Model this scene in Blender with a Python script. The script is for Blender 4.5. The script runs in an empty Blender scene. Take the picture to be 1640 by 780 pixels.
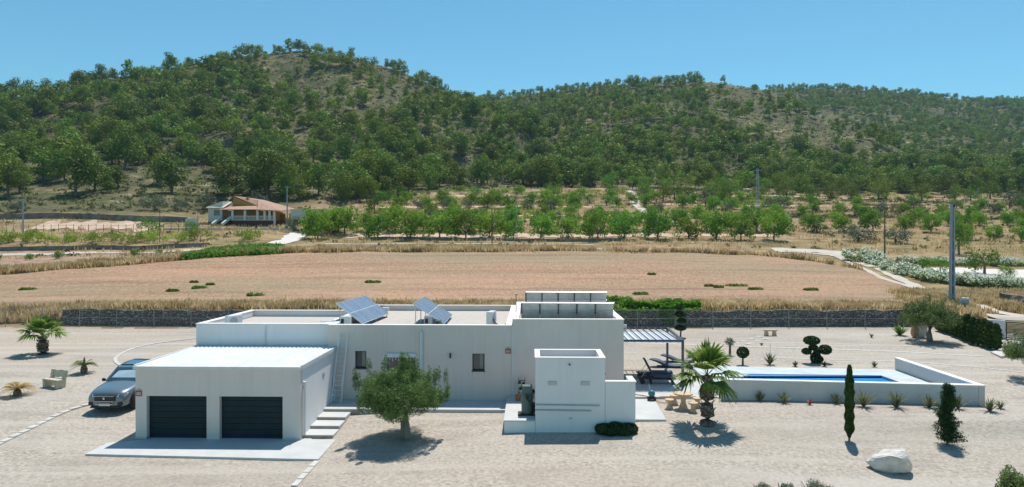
import bpy, math, random
import numpy as np
from mathutils import Vector, Matrix
R = math.radians
sc = bpy.context.scene
# ------------------------------------------------------------------ camera, sky, sun, exposure
F, H, HR = 1093.0, 8.3, 385.0           # focal length in photo pixels, eye height, horizon row
cd = bpy.data.cameras.new('camera'); cam = bpy.data.objects.new('camera', cd)
sc.collection.objects.link(cam); sc.camera = cam
cd.sensor_width = 36.0; cd.lens = 36.0 * F / 1640.0; cd.clip_end = 6000; cd.clip_start = 0.1
cam.location = (0, 0, H); cam.rotation_euler = (R(90 - 0.262), 0, 0)
SUN_EL, SUN_AZ = 66.0, 19.0
w = bpy.data.worlds.new('World'); sc.world = w; w.use_nodes = True
nt = w.node_tree; bg = nt.nodes['Background']
sky = nt.nodes.new('ShaderNodeTexSky'); sky.sky_type = 'NISHITA'; sky.sun_disc = False
sky.sun_elevation = R(SUN_EL); sky.sun_rotation = R(SUN_AZ); sky.altitude = 300
sky.air_density = 1.0; sky.dust_density = 0.15; sky.ozone_density = 1.5
tintn = nt.nodes.new('ShaderNodeMix'); tintn.data_type = 'RGBA'; tintn.blend_type = 'MULTIPLY'; tintn.inputs[0].default_value = 1; tintn.inputs[7].default_value = (0.64, 1.13, 1.13, 1)
nt.links.new(sky.outputs[0], tintn.inputs[6]); nt.links.new(tintn.outputs[2], bg.inputs[0]); bg.inputs[1].default_value = 0.1
sd = bpy.data.lights.new('sun', 'SUN'); sd.energy = 4.7; sd.angle = R(0.53); sd.color = (1, 0.955, 0.89)
sun = bpy.data.objects.new('sun', sd); sc.collection.objects.link(sun)
S = Vector((math.sin(R(SUN_AZ)) * math.cos(R(SUN_EL)), math.cos(R(SUN_AZ)) * math.cos(R(SUN_EL)), math.sin(R(SUN_EL))))
sun.rotation_euler = (-S).to_track_quat('-Z', 'Y').to_euler(); sun.location = S * 300
vs = sc.view_settings; vs.view_transform = 'Standard'; vs.look = 'None'; vs.gamma = 1; vs.exposure = 0.17
sc.cycles.max_bounces = 6; sc.cycles.diffuse_bounces = 3; sc.cycles.glossy_bounces = 3
sc.cycles.transmission_bounces = 4; sc.cycles.transparent_max_bounces = 8; sc.cycles.volume_bounces = 0
C = sc.collection
rng = np.random.default_rng(7); rnd = random.Random(5)

# ------------------------------------------------------------------ materials
def mk(name, stops, scale=1.0, detail=5, rough=0.9, bump=0.0, bscale=8.0, coord='obj', spec=0.3, metal=0.0,
       stretch=(1, 1, 1), big=None, trans=0.0, tint=0.0, vor=None, coat=0.0, bdist=0.02):
    m = bpy.data.materials.new(name); m.use_nodes = True; t = m.node_tree; N = t.nodes; Lk = t.links.new
    p = N['Principled BSDF']; out = N['Material Output']
    p.inputs['Roughness'].default_value = rough; p.inputs['Metallic'].default_value = metal
    p.inputs['Specular IOR Level'].default_value = spec; p.inputs['Coat Weight'].default_value = coat
    if coord == 'pos': src = N.new('ShaderNodeNewGeometry').outputs['Position']
    else: src = N.new('ShaderNodeTexCoord').outputs['Object']
    mp = N.new('ShaderNodeMapping'); mp.inputs['Scale'].default_value = stretch; Lk(src, mp.inputs[0]); src2 = mp.outputs[0]
    nz = N.new('ShaderNodeTexNoise'); nz.inputs['Scale'].default_value = scale; nz.inputs['Detail'].default_value = detail
    nz.inputs['Roughness'].default_value = 0.62; Lk(src2, nz.inputs['Vector'])
    rp = N.new('ShaderNodeValToRGB'); Lk(nz.outputs[0], rp.inputs[0]); e = rp.color_ramp.elements
    if len(stops) == 1: stops = [(0.3, stops[0]), (0.7, stops[0])]
    while len(e) < len(stops): e.new(0.5)
    for k, (ps, c) in enumerate(stops): e[k].position = ps; e[k].color = (*c, 1)
    col = rp.outputs[0]
    def mix(a, b, fac, mode='MIX'):
        x = N.new('ShaderNodeMix'); x.data_type = 'RGBA'; x.blend_type = mode
        if isinstance(fac, float): x.inputs[0].default_value = fac
        else: Lk(fac, x.inputs[0])
        if isinstance(a, tuple): x.inputs[6].default_value = (*a, 1)
        else: Lk(a, x.inputs[6])
        if isinstance(b, tuple): x.inputs[7].default_value = (*b, 1)
        else: Lk(b, x.inputs[7])
        return x.outputs[2]
    def ramp(v, a, b):
        x = N.new('ShaderNodeMapRange'); x.inputs[1].default_value = a; x.inputs[2].default_value = b; Lk(v, x.inputs[0]); return x.outputs[0]
    for (bs, bc, a, b, amt, st) in (big or []):
        mp2 = N.new('ShaderNodeMapping'); mp2.inputs['Scale'].default_value = st; mp2.inputs['Location'].default_value = (bs * 13, 7, 3); Lk(src, mp2.inputs[0])
        n2 = N.new('ShaderNodeTexNoise'); n2.inputs['Scale'].default_value = bs; n2.inputs['Detail'].default_value = 4; Lk(mp2.outputs[0], n2.inputs['Vector'])
        f = ramp(n2.outputs[0], a, b); mm = N.new('ShaderNodeMath'); mm.operation = 'MULTIPLY'; mm.inputs[1].default_value = amt; Lk(f, mm.inputs[0])
        col = mix(col, bc, mm.outputs[0])
    hgt = None
    if vor:
        vs_, dark = vor
        v = N.new('ShaderNodeTexVoronoi'); v.feature = 'DISTANCE_TO_EDGE'; v.inputs['Scale'].default_value = vs_; Lk(src2, v.inputs['Vector'])
        v2 = N.new('ShaderNodeTexVoronoi'); v2.inputs['Scale'].default_value = vs_; Lk(src2, v2.inputs['Vector'])
        f = ramp(v.outputs['Distance'], 0.0, 0.12)
        sepc = N.new('ShaderNodeSeparateColor'); Lk(v2.outputs['Color'], sepc.inputs[0])
        col = mix(col, mix(col, (0.5, 0.46, 0.41), 0.55), ramp(sepc.outputs[0], 0.35, 1.0))
        col = mix(dark, col, f); hgt = f
    if tint:
        oi = N.new('ShaderNodeObjectInfo'); at = N.new('ShaderNodeAttribute'); at.attribute_name = 'tint'
        ad = N.new('ShaderNodeMath'); ad.operation = 'ADD'; Lk(oi.outputs['Random'], ad.inputs[0]); Lk(at.outputs['Fac'], ad.inputs[1])
        fr = N.new('ShaderNodeMath'); fr.operation = 'FRACT'; Lk(ad.outputs[0], fr.inputs[0])
        hs = N.new('ShaderNodeHueSaturation'); Lk(col, hs.inputs['Color'])
        r1 = N.new('ShaderNodeMapRange'); r1.inputs[3].default_value = 0.5 - 0.03 * tint; r1.inputs[4].default_value = 0.5 + 0.03 * tint; Lk(fr.outputs[0], r1.inputs[0]); Lk(r1.outputs[0], hs.inputs['Hue'])
        m7 = N.new('ShaderNodeMath'); m7.operation = 'MULTIPLY'; m7.inputs[1].default_value = 7.3; Lk(fr.outputs[0], m7.inputs[0])
        f7 = N.new('ShaderNodeMath'); f7.operation = 'FRACT'; Lk(m7.outputs[0], f7.inputs[0])
        r2 = N.new('ShaderNodeMapRange'); r2.inputs[3].default_value = 1 - 0.35 * tint; r2.inputs[4].default_value = 1 + 0.35 * tint; Lk(f7.outputs[0], r2.inputs[0]); Lk(r2.outputs[0], hs.inputs['Value'])
        col = hs.outputs[0]
    Lk(col, p.inputs['Base Color'])
    if bump:
        nb = N.new('ShaderNodeTexNoise'); nb.inputs['Scale'].default_value = bscale; nb.inputs['Detail'].default_value = 6; nb.inputs['Roughness'].default_value = 0.7; Lk(src2, nb.inputs['Vector'])
        h = nb.outputs[0]
        if hgt is not None:
            ad = N.new('ShaderNodeMath'); ad.operation = 'ADD'; Lk(h, ad.inputs[0]); Lk(hgt, ad.inputs[1]); h = ad.outputs[0]
        b = N.new('ShaderNodeBump'); b.inputs['Strength'].default_value = bump; b.inputs['Distance'].default_value = bdist; Lk(h, b.inputs['Height']); Lk(b.outputs[0], p.inputs['Normal'])
    if trans:
        tr = N.new('ShaderNodeBsdfTranslucent'); Lk(col, tr.inputs[0]); ms = N.new('ShaderNodeMixShader'); ms.inputs[0].default_value = trans
        Lk(p.outputs[0], ms.inputs[1]); Lk(tr.outputs[0], ms.inputs[2]); Lk(ms.outputs[0], out.inputs[0])
    return m
def flat(name, c, rough=0.5, spec=0.5, metal=0.0, coat=0.0):
    v = tuple(x * 0.88 for x in c)
    return mk(name, [(0.35, v), (0.7, c)], 3.0, 4, rough, spec=spec, metal=metal, coat=coat)
def leaf(name, a, b, c, tint=1.0, trans=0.3, scale=1.2, spec=0.15):
    return mk(name, [(0.33, a), (0.5, b), (0.68, c)], scale, 3, 0.62, spec=spec, trans=trans, tint=tint)
def stainwall(name, c, amt):
    d = tuple(x * 0.74 for x in c); g = (c[0] * 0.8, c[1] * 0.77, c[2] * 0.72)
    return mk(name, [(0.3, tuple(x * 0.95 for x in c)), (0.7, c)], 0.9, 6, 0.9, bump=0.25, bscale=40, spec=0.1, bdist=0.006,
              big=[(0.55, g, 0.5, 0.78, amt, (1, 1, 0.45)), (2.6, d, 0.50, 0.78, amt * 0.8, (1.6, 1.6, 0.12)), (0.25, (c[0], c[1] * 0.97, c[2] * 0.92), 0.45, 0.6, 0.5, (1, 1, 1))])
m_wall = stainwall('aged_render', (0.71, 0.635, 0.59), 0.42)
m_white = stainwall('white_render', (0.76, 0.76, 0.765), 0.3)
m_pool_wall = stainwall('grey_render', (0.60, 0.59, 0.58), 0.5)
m_cap = stainwall('parapet_paint', (0.76, 0.75, 0.72), 0.3)
m_conc = mk('concrete', [(0.3, (0.46, 0.47, 0.465)), (0.7, (0.56, 0.56, 0.545))], 1.1, 7, 0.85, bump=0.15, bscale=60, bdist=0.005,
            big=[(0.5, (0.46, 0.45, 0.43), 0.5, 0.75, 0.5, (1, 1, 1)), (3.2, (0.42, 0.41, 0.39), 0.6, 0.8, 0.5, (1, 1, 1))])
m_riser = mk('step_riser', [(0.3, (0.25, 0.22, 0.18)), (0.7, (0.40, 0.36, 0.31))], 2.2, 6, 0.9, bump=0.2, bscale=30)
m_deck = mk('stone_deck', [(0.3, (0.44, 0.50, 0.51)), (0.7, (0.56, 0.60, 0.59))], 1.6, 6, 0.7, bump=0.1, bscale=30, big=[(1.3, (0.36, 0.42, 0.44), 0.45, 0.7, 0.5, (1, 1, 1))])
m_gravroof = mk('roof_gravel', [(0.3, (0.40, 0.36, 0.31)), (0.6, (0.54, 0.49, 0.43)), (0.75, (0.63, 0.58, 0.52))], 9, 8, 0.95, bump=0.6, bscale=30, big=[(0.5, (0.43, 0.40, 0.36), 0.5, 0.75, 0.5, (1, 1, 1))])
m_tin = mk('white_sheet_metal', [(0.3, (0.62, 0.63, 0.63)), (0.7, (0.70, 0.70, 0.69))], 1.2, 5, 0.45, spec=0.4, big=[(1.0, (0.50, 0.49, 0.46), 0.45, 0.75, 0.5, (3, 0.3, 1))])
m_door = mk('anthracite_metal', [(0.3, (0.010, 0.024, 0.028)), (0.7, (0.016, 0.033, 0.038))], 2, 4, 0.6, spec=0.2)
m_frame = flat('dark_frame', (0.03, 0.035, 0.045), 0.4); m_glass = mk('window_glass', [(0.4, (0.02, 0.03, 0.035)), (0.6, (0.05, 0.07, 0.08))], 1.3, 2, 0.08, spec=0.8)
m_curtain = flat('pale_blind', (0.3, 0.33, 0.28), 0.8); m_pvc = flat('white_plastic', (0.72, 0.73, 0.74), 0.4)
m_greypipe = flat('grey_pipe', (0.42, 0.45, 0.48), 0.4); m_black = flat('black_plastic', (0.015, 0.015, 0.017), 0.5)
m_ladder = flat('bright_aluminium', (0.72, 0.75, 0.78), 0.4, 0.5, 0.1)
m_alu = mk('aluminium', [(0.3, (0.55, 0.57, 0.6)), (0.7, (0.66, 0.68, 0.7))], 6, 4, 0.35, metal=0.7)
m_galv = mk('galvanised_steel', [(0.3, (0.42, 0.46, 0.47)), (0.7, (0.56, 0.60, 0.61))], 3, 5, 0.5, metal=0.35, big=[(2.0, (0.25, 0.3, 0.32), 0.45, 0.75, 0.5, (1, 1, 0.4))])
m_cell = mk('solar_cells', [(0.3, (0.12, 0.17, 0.25)), (0.7, (0.17, 0.23, 0.32))], 1.5, 3, 0.35, spec=0.7)
m_cellline = flat('cell_busbar', (0.55, 0.6, 0.64), 0.4)
m_anth = flat('anthracite_beam', (0.06, 0.08, 0.115), 0.4); m_canvas = flat('white_canvas', (0.62, 0.68, 0.74), 0.8)
m_teak = mk('dark_stained_wood', [(0.3, (0.03, 0.022, 0.025)), (0.7, (0.065, 0.045, 0.045))], 8, 5, 0.6, stretch=(1, 8, 1))
m_cush = flat('slate_cushion', (0.10, 0.13, 0.18), 0.9, 0.1); m_rattan = mk('blue_wicker', [(0.3, (0.035, 0.06, 0.085)), (0.7, (0.07, 0.11, 0.145))], 40, 3, 0.6, bump=0.4, bscale=60)
m_sandstone = mk('ochre_cast_stone', [(0.3, (0.50, 0.36, 0.22)), (0.7, (0.66, 0.50, 0.33))], 9, 6, 0.9, bump=0.3, bscale=30)
m_cream = mk('cream_cast_stone', [(0.3, (0.44, 0.40, 0.29)), (0.7, (0.60, 0.55, 0.42))], 9, 6, 0.9, bump=0.3, bscale=30)
m_rock = mk('pale_boulder', [(0.3, (0.48, 0.45, 0.40)), (0.6, (0.68, 0.66, 0.61)), (0.75, (0.75, 0.73, 0.69))], 3.5, 8, 0.9, bump=0.9, bscale=7, bdist=0.06)
m_rust = mk('rusty_stone', [(0.3, (0.40, 0.20, 0.09)), (0.7, (0.55, 0.40, 0.26))], 4, 6, 0.9, bump=0.6, bscale=8)
m_kerb = mk('whitewashed_stone', [(0.3, (0.48, 0.45, 0.41)), (0.7, (0.62, 0.59, 0.54))], 2.5, 6, 0.9, bump=0.3, bscale=20)
m_water = mk('blue_mosaic', [(0.3, (0.006, 0.19, 0.56)), (0.7, (0.014, 0.27, 0.68))], 1.2, 4, 0.6)
m_stonewall = mk('dry_stone', [(0.3, (0.10, 0.085, 0.075)), (0.55, (0.17, 0.145, 0.13)), (0.75, (0.25, 0.21, 0.17))], 2.0, 6, 0.95, bump=1.0, bscale=5, vor=(4.2, (0.035, 0.03, 0.028)), bdist=0.08, stretch=(0.8, 1, 1.5))
m_darkwall = mk('terrace_stone', [(0.3, (0.12, 0.10, 0.09)), (0.7, (0.27, 0.24, 0.21))], 0.9, 8, 0.95, bump=1.0, bscale=2, bdist=0.1)
m_track = mk('track_dust', [(0.3, (0.44, 0.38, 0.31)), (0.7, (0.57, 0.51, 0.43))], 0.5, 7, 0.95, coord='pos', bump=0.2)
m_field = mk('ploughed_soil', [(0.30, (0.20, 0.11, 0.065)), (0.45, (0.34, 0.20, 0.12)), (0.56, (0.43, 0.26, 0.16)), (0.72, (0.56, 0.38, 0.25))], 4.0, 11, 0.95, bump=1.0, bscale=2.4, coord='pos', bdist=0.25, stretch=(1.0, 0.4, 1),
             big=[(0.045, (0.30, 0.25, 0.15), 0.42, 0.60, 0.7, (0.5, 1, 1)), (0.5, (0.22, 0.13, 0.08), 0.46, 0.68, 0.75, (0.04, 1, 1)), (0.1, (0.54, 0.31, 0.19), 0.5, 0.7, 0.5, (0.4, 1.4, 1)), (1.9, (0.19, 0.15, 0.08), 0.52, 0.70, 0.45, (1, .7, 1)), (4.5, (0.62, 0.50, 0.37), 0.56, 0.70, 0.5, (1, .6, 1))])
def ground_material():
    """dry grass, scrub, soil and limestone, mixed by noise and by the attribute 'dry' (0 on hills, 1 on the farmed plain)"""
    m = bpy.data.materials.new('dry_hillside'); m.use_nodes = True; t = m.node_tree; N = t.nodes; Lk = t.links.new; p = N['Principled BSDF']
    p.inputs['Roughness'].default_value = 0.95; p.inputs['Specular IOR Level'].default_value = 0.1
    g = N.new('ShaderNodeNewGeometry').outputs['Position']
    def noise(s, d=6, st=(1, 1, 1), off=0):
        mp = N.new('ShaderNodeMapping'); mp.inputs['Scale'].default_value = st; mp.inputs['Location'].default_value = (off, off, 0); Lk(g, mp.inputs[0])
        n = N.new('ShaderNodeTexNoise'); n.inputs['Scale'].default_value = s; n.inputs['Detail'].default_value = d; n.inputs['Roughness'].default_value = 0.65; Lk(mp.outputs[0], n.inputs['Vector']); return n.outputs[0]
    def rmp(v, st):
        r = N.new('ShaderNodeValToRGB'); Lk(v, r.inputs[0]); e = r.color_ramp.elements
        while len(e) < len(st): e.new(0.5)
        for k, (ps, c) in enumerate(st): e[k].position = ps; e[k].color = (*c, 1)
        return r.outputs[0]
    def mix(a, b, f):
        x = N.new('ShaderNodeMix'); x.data_type = 'RGBA'; Lk(f, x.inputs[0]); Lk(a, x.inputs[6]); Lk(b, x.inputs[7]); return x.outputs[2]
    def rng_(v, a, b):
        x = N.new('ShaderNodeMapRange'); x.inputs[1].default_value = a; x.inputs[2].default_value = b; Lk(v, x.inputs[0]); return x.outputs[0]
    hill = rmp(noise(0.22, 8), [(0.38, (0.06, 0.075, 0.024)), (0.50, (0.12, 0.12, 0.045)), (0.60, (0.24, 0.19, 0.105)), (0.70, (0.42, 0.36, 0.27))])
    hill = mix(hill, rmp(noise(1.1, 5, off=9), [(0.4, (0.06, 0.07, 0.03)), (0.7, (0.18, 0.145, 0.09))]), rng_(noise(0.05, 4, off=3), 0.4, 0.6))
    plain = rmp(noise(0.35, 8, (0.5, 1.3, 1)), [(0.32, (0.10, 0.10, 0.045)), (0.44, (0.22, 0.165, 0.085)), (0.58, (0.35, 0.26, 0.135)), (0.75, (0.44, 0.34, 0.21))])
    plain = mix(plain, rmp(noise(0.6, 5, off=5), [(0.35, (0.26, 0.16, 0.10)), (0.7, (0.45, 0.33, 0.23))]), rng_(noise(0.06, 3, (0.3, 1, 1), 7), 0.5, 0.6))
    at = N.new('ShaderNodeAttribute'); at.attribute_name = 'dry'
    col = mix(hill, plain, at.outputs['Fac'])
    Lk(col, p.inputs['Base Color'])
    b = N.new('ShaderNodeBump'); b.inputs['Strength'].default_value = 0.9; b.inputs['Distance'].default_value = 0.3; Lk(noise(0.9, 8, off=2), b.inputs['Height']); Lk(b.outputs[0], p.inputs['Normal'])
    return m
m_ground = ground_material()
m_gravel = mk('yard_gravel', [(0.25, (0.18, 0.15, 0.12)), (0.42, (0.345, 0.30, 0.245)), (0.56, (0.44, 0.385, 0.32)), (0.75, (0.58, 0.52, 0.445))], 7.0, 12, 0.95, bump=0.8, bscale=9, coord='pos', bdist=0.03,
              big=[(0.09, (0.36, 0.31, 0.255), 0.45, 0.65, 0.6, (0.6, 1.4, 1)), (0.16, (0.46, 0.42, 0.365), 0.5, 0.7, 0.6, (0.35, 1.6, 1)), (0.7, (0.27, 0.23, 0.19), 0.54, 0.75, 0.6, (0.5, 1.2, 1)), (0.05, (0.43, 0.33, 0.235), 0.54, 0.66, 0.5, (0.5, 1, 1)), (0.9, (0.50, 0.45, 0.39), 0.52, 0.64, 0.45, (0.06, 1, 1)), (9, (0.17, 0.14, 0.12), 0.64, 0.72, 0.75, (1, 1, 1))])
m_lot = mk('pale_lot_gravel', [(0.3, (0.56, 0.52, 0.47)), (0.7, (0.68, 0.64, 0.59))], 1.5, 8, 0.95, coord='pos', bump=0.4)
m_bark = mk('bark', [(0.3, (0.10, 0.08, 0.06)), (0.7, (0.23, 0.19, 0.15))], 5, 6, 0.95, bump=0.8, bscale=10, stretch=(1, 1, 0.25))
m_olivebark = mk('olive_bark', [(0.3, (0.13, 0.11, 0.09)), (0.7, (0.34, 0.29, 0.24))], 6, 7, 0.95, bump=1, bscale=9, stretch=(1, 1, 0.3), bdist=0.05)
m_pine = leaf('pine_needles', (0.09, 0.14, 0.02), (0.185, 0.25, 0.03), (0.30, 0.375, 0.045), 0.8, 0.18, 0.35)
m_almond = leaf('almond_leaves', (0.09, 0.20, 0.02), (0.17, 0.31, 0.03), (0.27, 0.44, 0.055), 0.7, 0.4)
m_olive = leaf('olive_leaves', (0.06, 0.105, 0.03), (0.14, 0.21, 0.06), (0.28, 0.37, 0.14), 0.5, 0.25, 2.5)
m_oliveg = leaf('grey_olive_leaves', (0.07, 0.095, 0.06), (0.12, 0.15, 0.095), (0.19, 0.225, 0.15), 0.6, 0.2)
m_lav = leaf('lavender_leaves', (0.16, 0.19, 0.12), (0.25, 0.28, 0.18), (0.36, 0.38, 0.27), 0.3, 0.3)
m_limeb = leaf('lime_shrub_leaves', (0.17, 0.26, 0.03), (0.28, 0.38, 0.05), (0.4, 0.48, 0.09), 0.7, 0.35)
m_dark = leaf('dark_evergreen', (0.018, 0.042, 0.012), (0.032, 0.068, 0.018), (0.055, 0.10, 0.028), 0.3, 0.15, 3)
m_cyp = leaf('cypress_green', (0.03, 0.065, 0.014), (0.06, 0.11, 0.022), (0.10, 0.165, 0.035), 0.4, 0.15, 3)
m_palm = leaf('palm_blade', (0.08, 0.16, 0.02), (0.16, 0.26, 0.035), (0.28, 0.36, 0.07), 0.2, 0.35, 3, 0.4)
m_palmdead = leaf('dead_palm_blade', (0.20, 0.13, 0.06), (0.32, 0.22, 0.12), (0.42, 0.32, 0.2), 0.1, 0.2)
m_cycg = leaf('cycad_green', (0.05, 0.1, 0.02), (0.14, 0.2, 0.03), (0.28, 0.3, 0.05), 0.1, 0.2, 3)
m_cycy = leaf('cycad_yellow', (0.28, 0.17, 0.02), (0.45, 0.28, 0.03), (0.55, 0.38, 0.06), 0.1, 0.25, 3)
m_agave = leaf('agave_blade', (0.10, 0.12, 0.06), (0.2, 0.21, 0.10), (0.36, 0.35, 0.2), 0.6, 0.1, 4)
m_vine = leaf('vine_leaves', (0.07, 0.17, 0.02), (0.14, 0.28, 0.03), (0.23, 0.40, 0.055), 0.4, 0.4, 2)
m_dryg = leaf('dry_grass_blades', (0.40, 0.28, 0.13), (0.60, 0.45, 0.23), (0.78, 0.63, 0.38), 0.5, 0.5, 0.4)
m_scrub = leaf('scrub_leaves', (0.065, 0.085, 0.025), (0.12, 0.14, 0.045), (0.21, 0.20, 0.09), 1.2, 0.2, 0.15)
m_weed = leaf('weed_leaves', (0.09, 0.17, 0.02), (0.16, 0.26, 0.03), (0.24, 0.34, 0.06), 0.3, 0.3)
m_flower = mk('white_blossom', [(0.3, (0.78, 0.80, 0.66)), (0.7, (0.88, 0.88, 0.80))], 3, 3, 0.8, spec=0.1, trans=0.4)
m_oleaf = leaf('oleander_leaves', (0.11, 0.21, 0.05), (0.20, 0.32, 0.08), (0.31, 0.42, 0.14), 0.6, 0.4)
m_trunkpalm = mk('palm_fibre', [(0.3, (0.08, 0.06, 0.045)), (0.5, (0.24, 0.18, 0.13)), (0.7, (0.42, 0.34, 0.26))], 9, 6, 0.95, bump=1, bscale=12, bdist=0.05, vor=(9, (0.04, 0.03, 0.02)))
m_car = mk('grey_blue_car_paint', [(0.3, (0.12, 0.165, 0.195)), (0.7, (0.13, 0.175, 0.205))], 1, 2, 0.3, spec=0.6, coat=0.9, metal=0.25)
m_carglass = mk('windscreen', [(0.3, (0.015, 0.04, 0.06)), (0.7, (0.03, 0.08, 0.11))], 1.5, 2, 0.03, spec=1.0, coat=1.0)
m_screenpanel = flat('pale_cyan_panel', (0.55, 0.68, 0.72), 0.3, 0.5, 0.3)
m_tyre = flat('rubber', (0.02, 0.02, 0.02), 0.8); m_rim = flat('dark_alloy', (0.06, 0.065, 0.07), 0.3, 0.6, 0.6); m_chrome = flat('chrome', (0.6, 0.62, 0.65), 0.15, 0.6, 0.9)
m_lamp = flat('headlight_glass', (0.75, 0.8, 0.85), 0.1, 0.8); m_plate = flat('number_plate', (0.72, 0.74, 0.74), 0.5)
m_signred = flat('sign_red', (0.30, 0.07, 0.05), 0.5); m_signtan = flat('sign_tan', (0.42, 0.33, 0.27), 0.6); m_signtxt = flat('sign_lettering', (0.75, 0.7, 0.65), 0.5)
m_terracotta = flat('terracotta', (0.42, 0.15, 0.06), 0.8); m_potcream = flat('cream_pot', (0.62, 0.58, 0.44), 0.7); m_tank = flat('green_grey_enamel', (0.10, 0.15, 0.14), 0.45)
m_pumpblue = flat('blue_green_casing', (0.04, 0.18, 0.23), 0.4); m_post = flat('galvanised_post', (0.30, 0.31, 0.31), 0.5, 0.4, 0.3)
m_pole = mk('pole_concrete', [(0.3, (0.27, 0.32, 0.36)), (0.7, (0.36, 0.41, 0.45))], 1.5, 5, 0.8); m_wood = flat('weathered_wood', (0.10, 0.075, 0.055), 0.9)
m_ochre = flat('ochre_wall', (0.44, 0.25, 0.07), 0.9, 0.1); m_tile = mk('clay_tiles', [(0.3, (0.32, 0.18, 0.12)), (0.7, (0.47, 0.31, 0.23))], 1.2, 6, 0.9, bump=0.7, bscale=5)
m_greywall = flat('grey_far_wall', (0.62, 0.59, 0.52), 0.9, 0.1); m_brick = flat('red_brick_base', (0.16, 0.055, 0.04), 0.9, 0.1); m_balw = flat('white_balustrade', (0.72, 0.7, 0.66), 0.7)
m_shed = flat('pale_far_render', (0.62, 0.61, 0.57), 0.9, 0.1)
def fence_material():
    m = bpy.data.materials.new('wire_netting'); m.use_nodes = True; t = m.node_tree; N = t.nodes; p = N['Principled BSDF']
    p.inputs['Base Color'].default_value = (0.3, 0.31, 0.31, 1); p.inputs['Metallic'].default_value = 0.3
    tr = N.new('ShaderNodeBsdfTransparent'); ms = N.new('ShaderNodeMixShader'); ms.inputs[0].default_value = 0.12
    t.links.new(tr.outputs[0], ms.inputs[1]); t.links.new(p.outputs[0], ms.inputs[2]); t.links.new(ms.outputs[0], N['Material Output'].inputs[0]); return m
m_net = fence_material()
def glassy_water():
    m = bpy.data.materials.new('pool_water_surface'); m.use_nodes = True; t = m.node_tree; N = t.nodes
    gl = N.new('ShaderNodeBsdfGlossy'); gl.inputs['Roughness'].default_value = 0.05
    nz = N.new('ShaderNodeTexNoise'); nz.inputs['Scale'].default_value = 5; b = N.new('ShaderNodeBump'); b.inputs['Strength'].default_value = 0.2; b.inputs['Distance'].default_value = 0.05
    t.links.new(nz.outputs[0], b.inputs['Height']); t.links.new(b.outputs[0], gl.inputs['Normal'])
    fr = N.new('ShaderNodeFresnel'); fr.inputs[0].default_value = 1.33; t.links.new(b.outputs[0], fr.inputs['Normal'])
    tr = N.new('ShaderNodeBsdfTransparent'); tr.inputs[0].default_value = (0.72, 0.9, 1, 1); ms = N.new('ShaderNodeMixShader')
    mm = N.new('ShaderNodeMath'); mm.operation = 'MULTIPLY'; mm.inputs[1].default_value = 0.22; t.links.new(fr.outputs[0], mm.inputs[0]); t.links.new(mm.outputs[0], ms.inputs[0])
    t.links.new(tr.outputs[0], ms.inputs[1]); t.links.new(gl.outputs[0], ms.inputs[2]); t.links.new(ms.outputs[0], N['Material Output'].inputs[0]); return m
m_surface = glassy_water()

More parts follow.
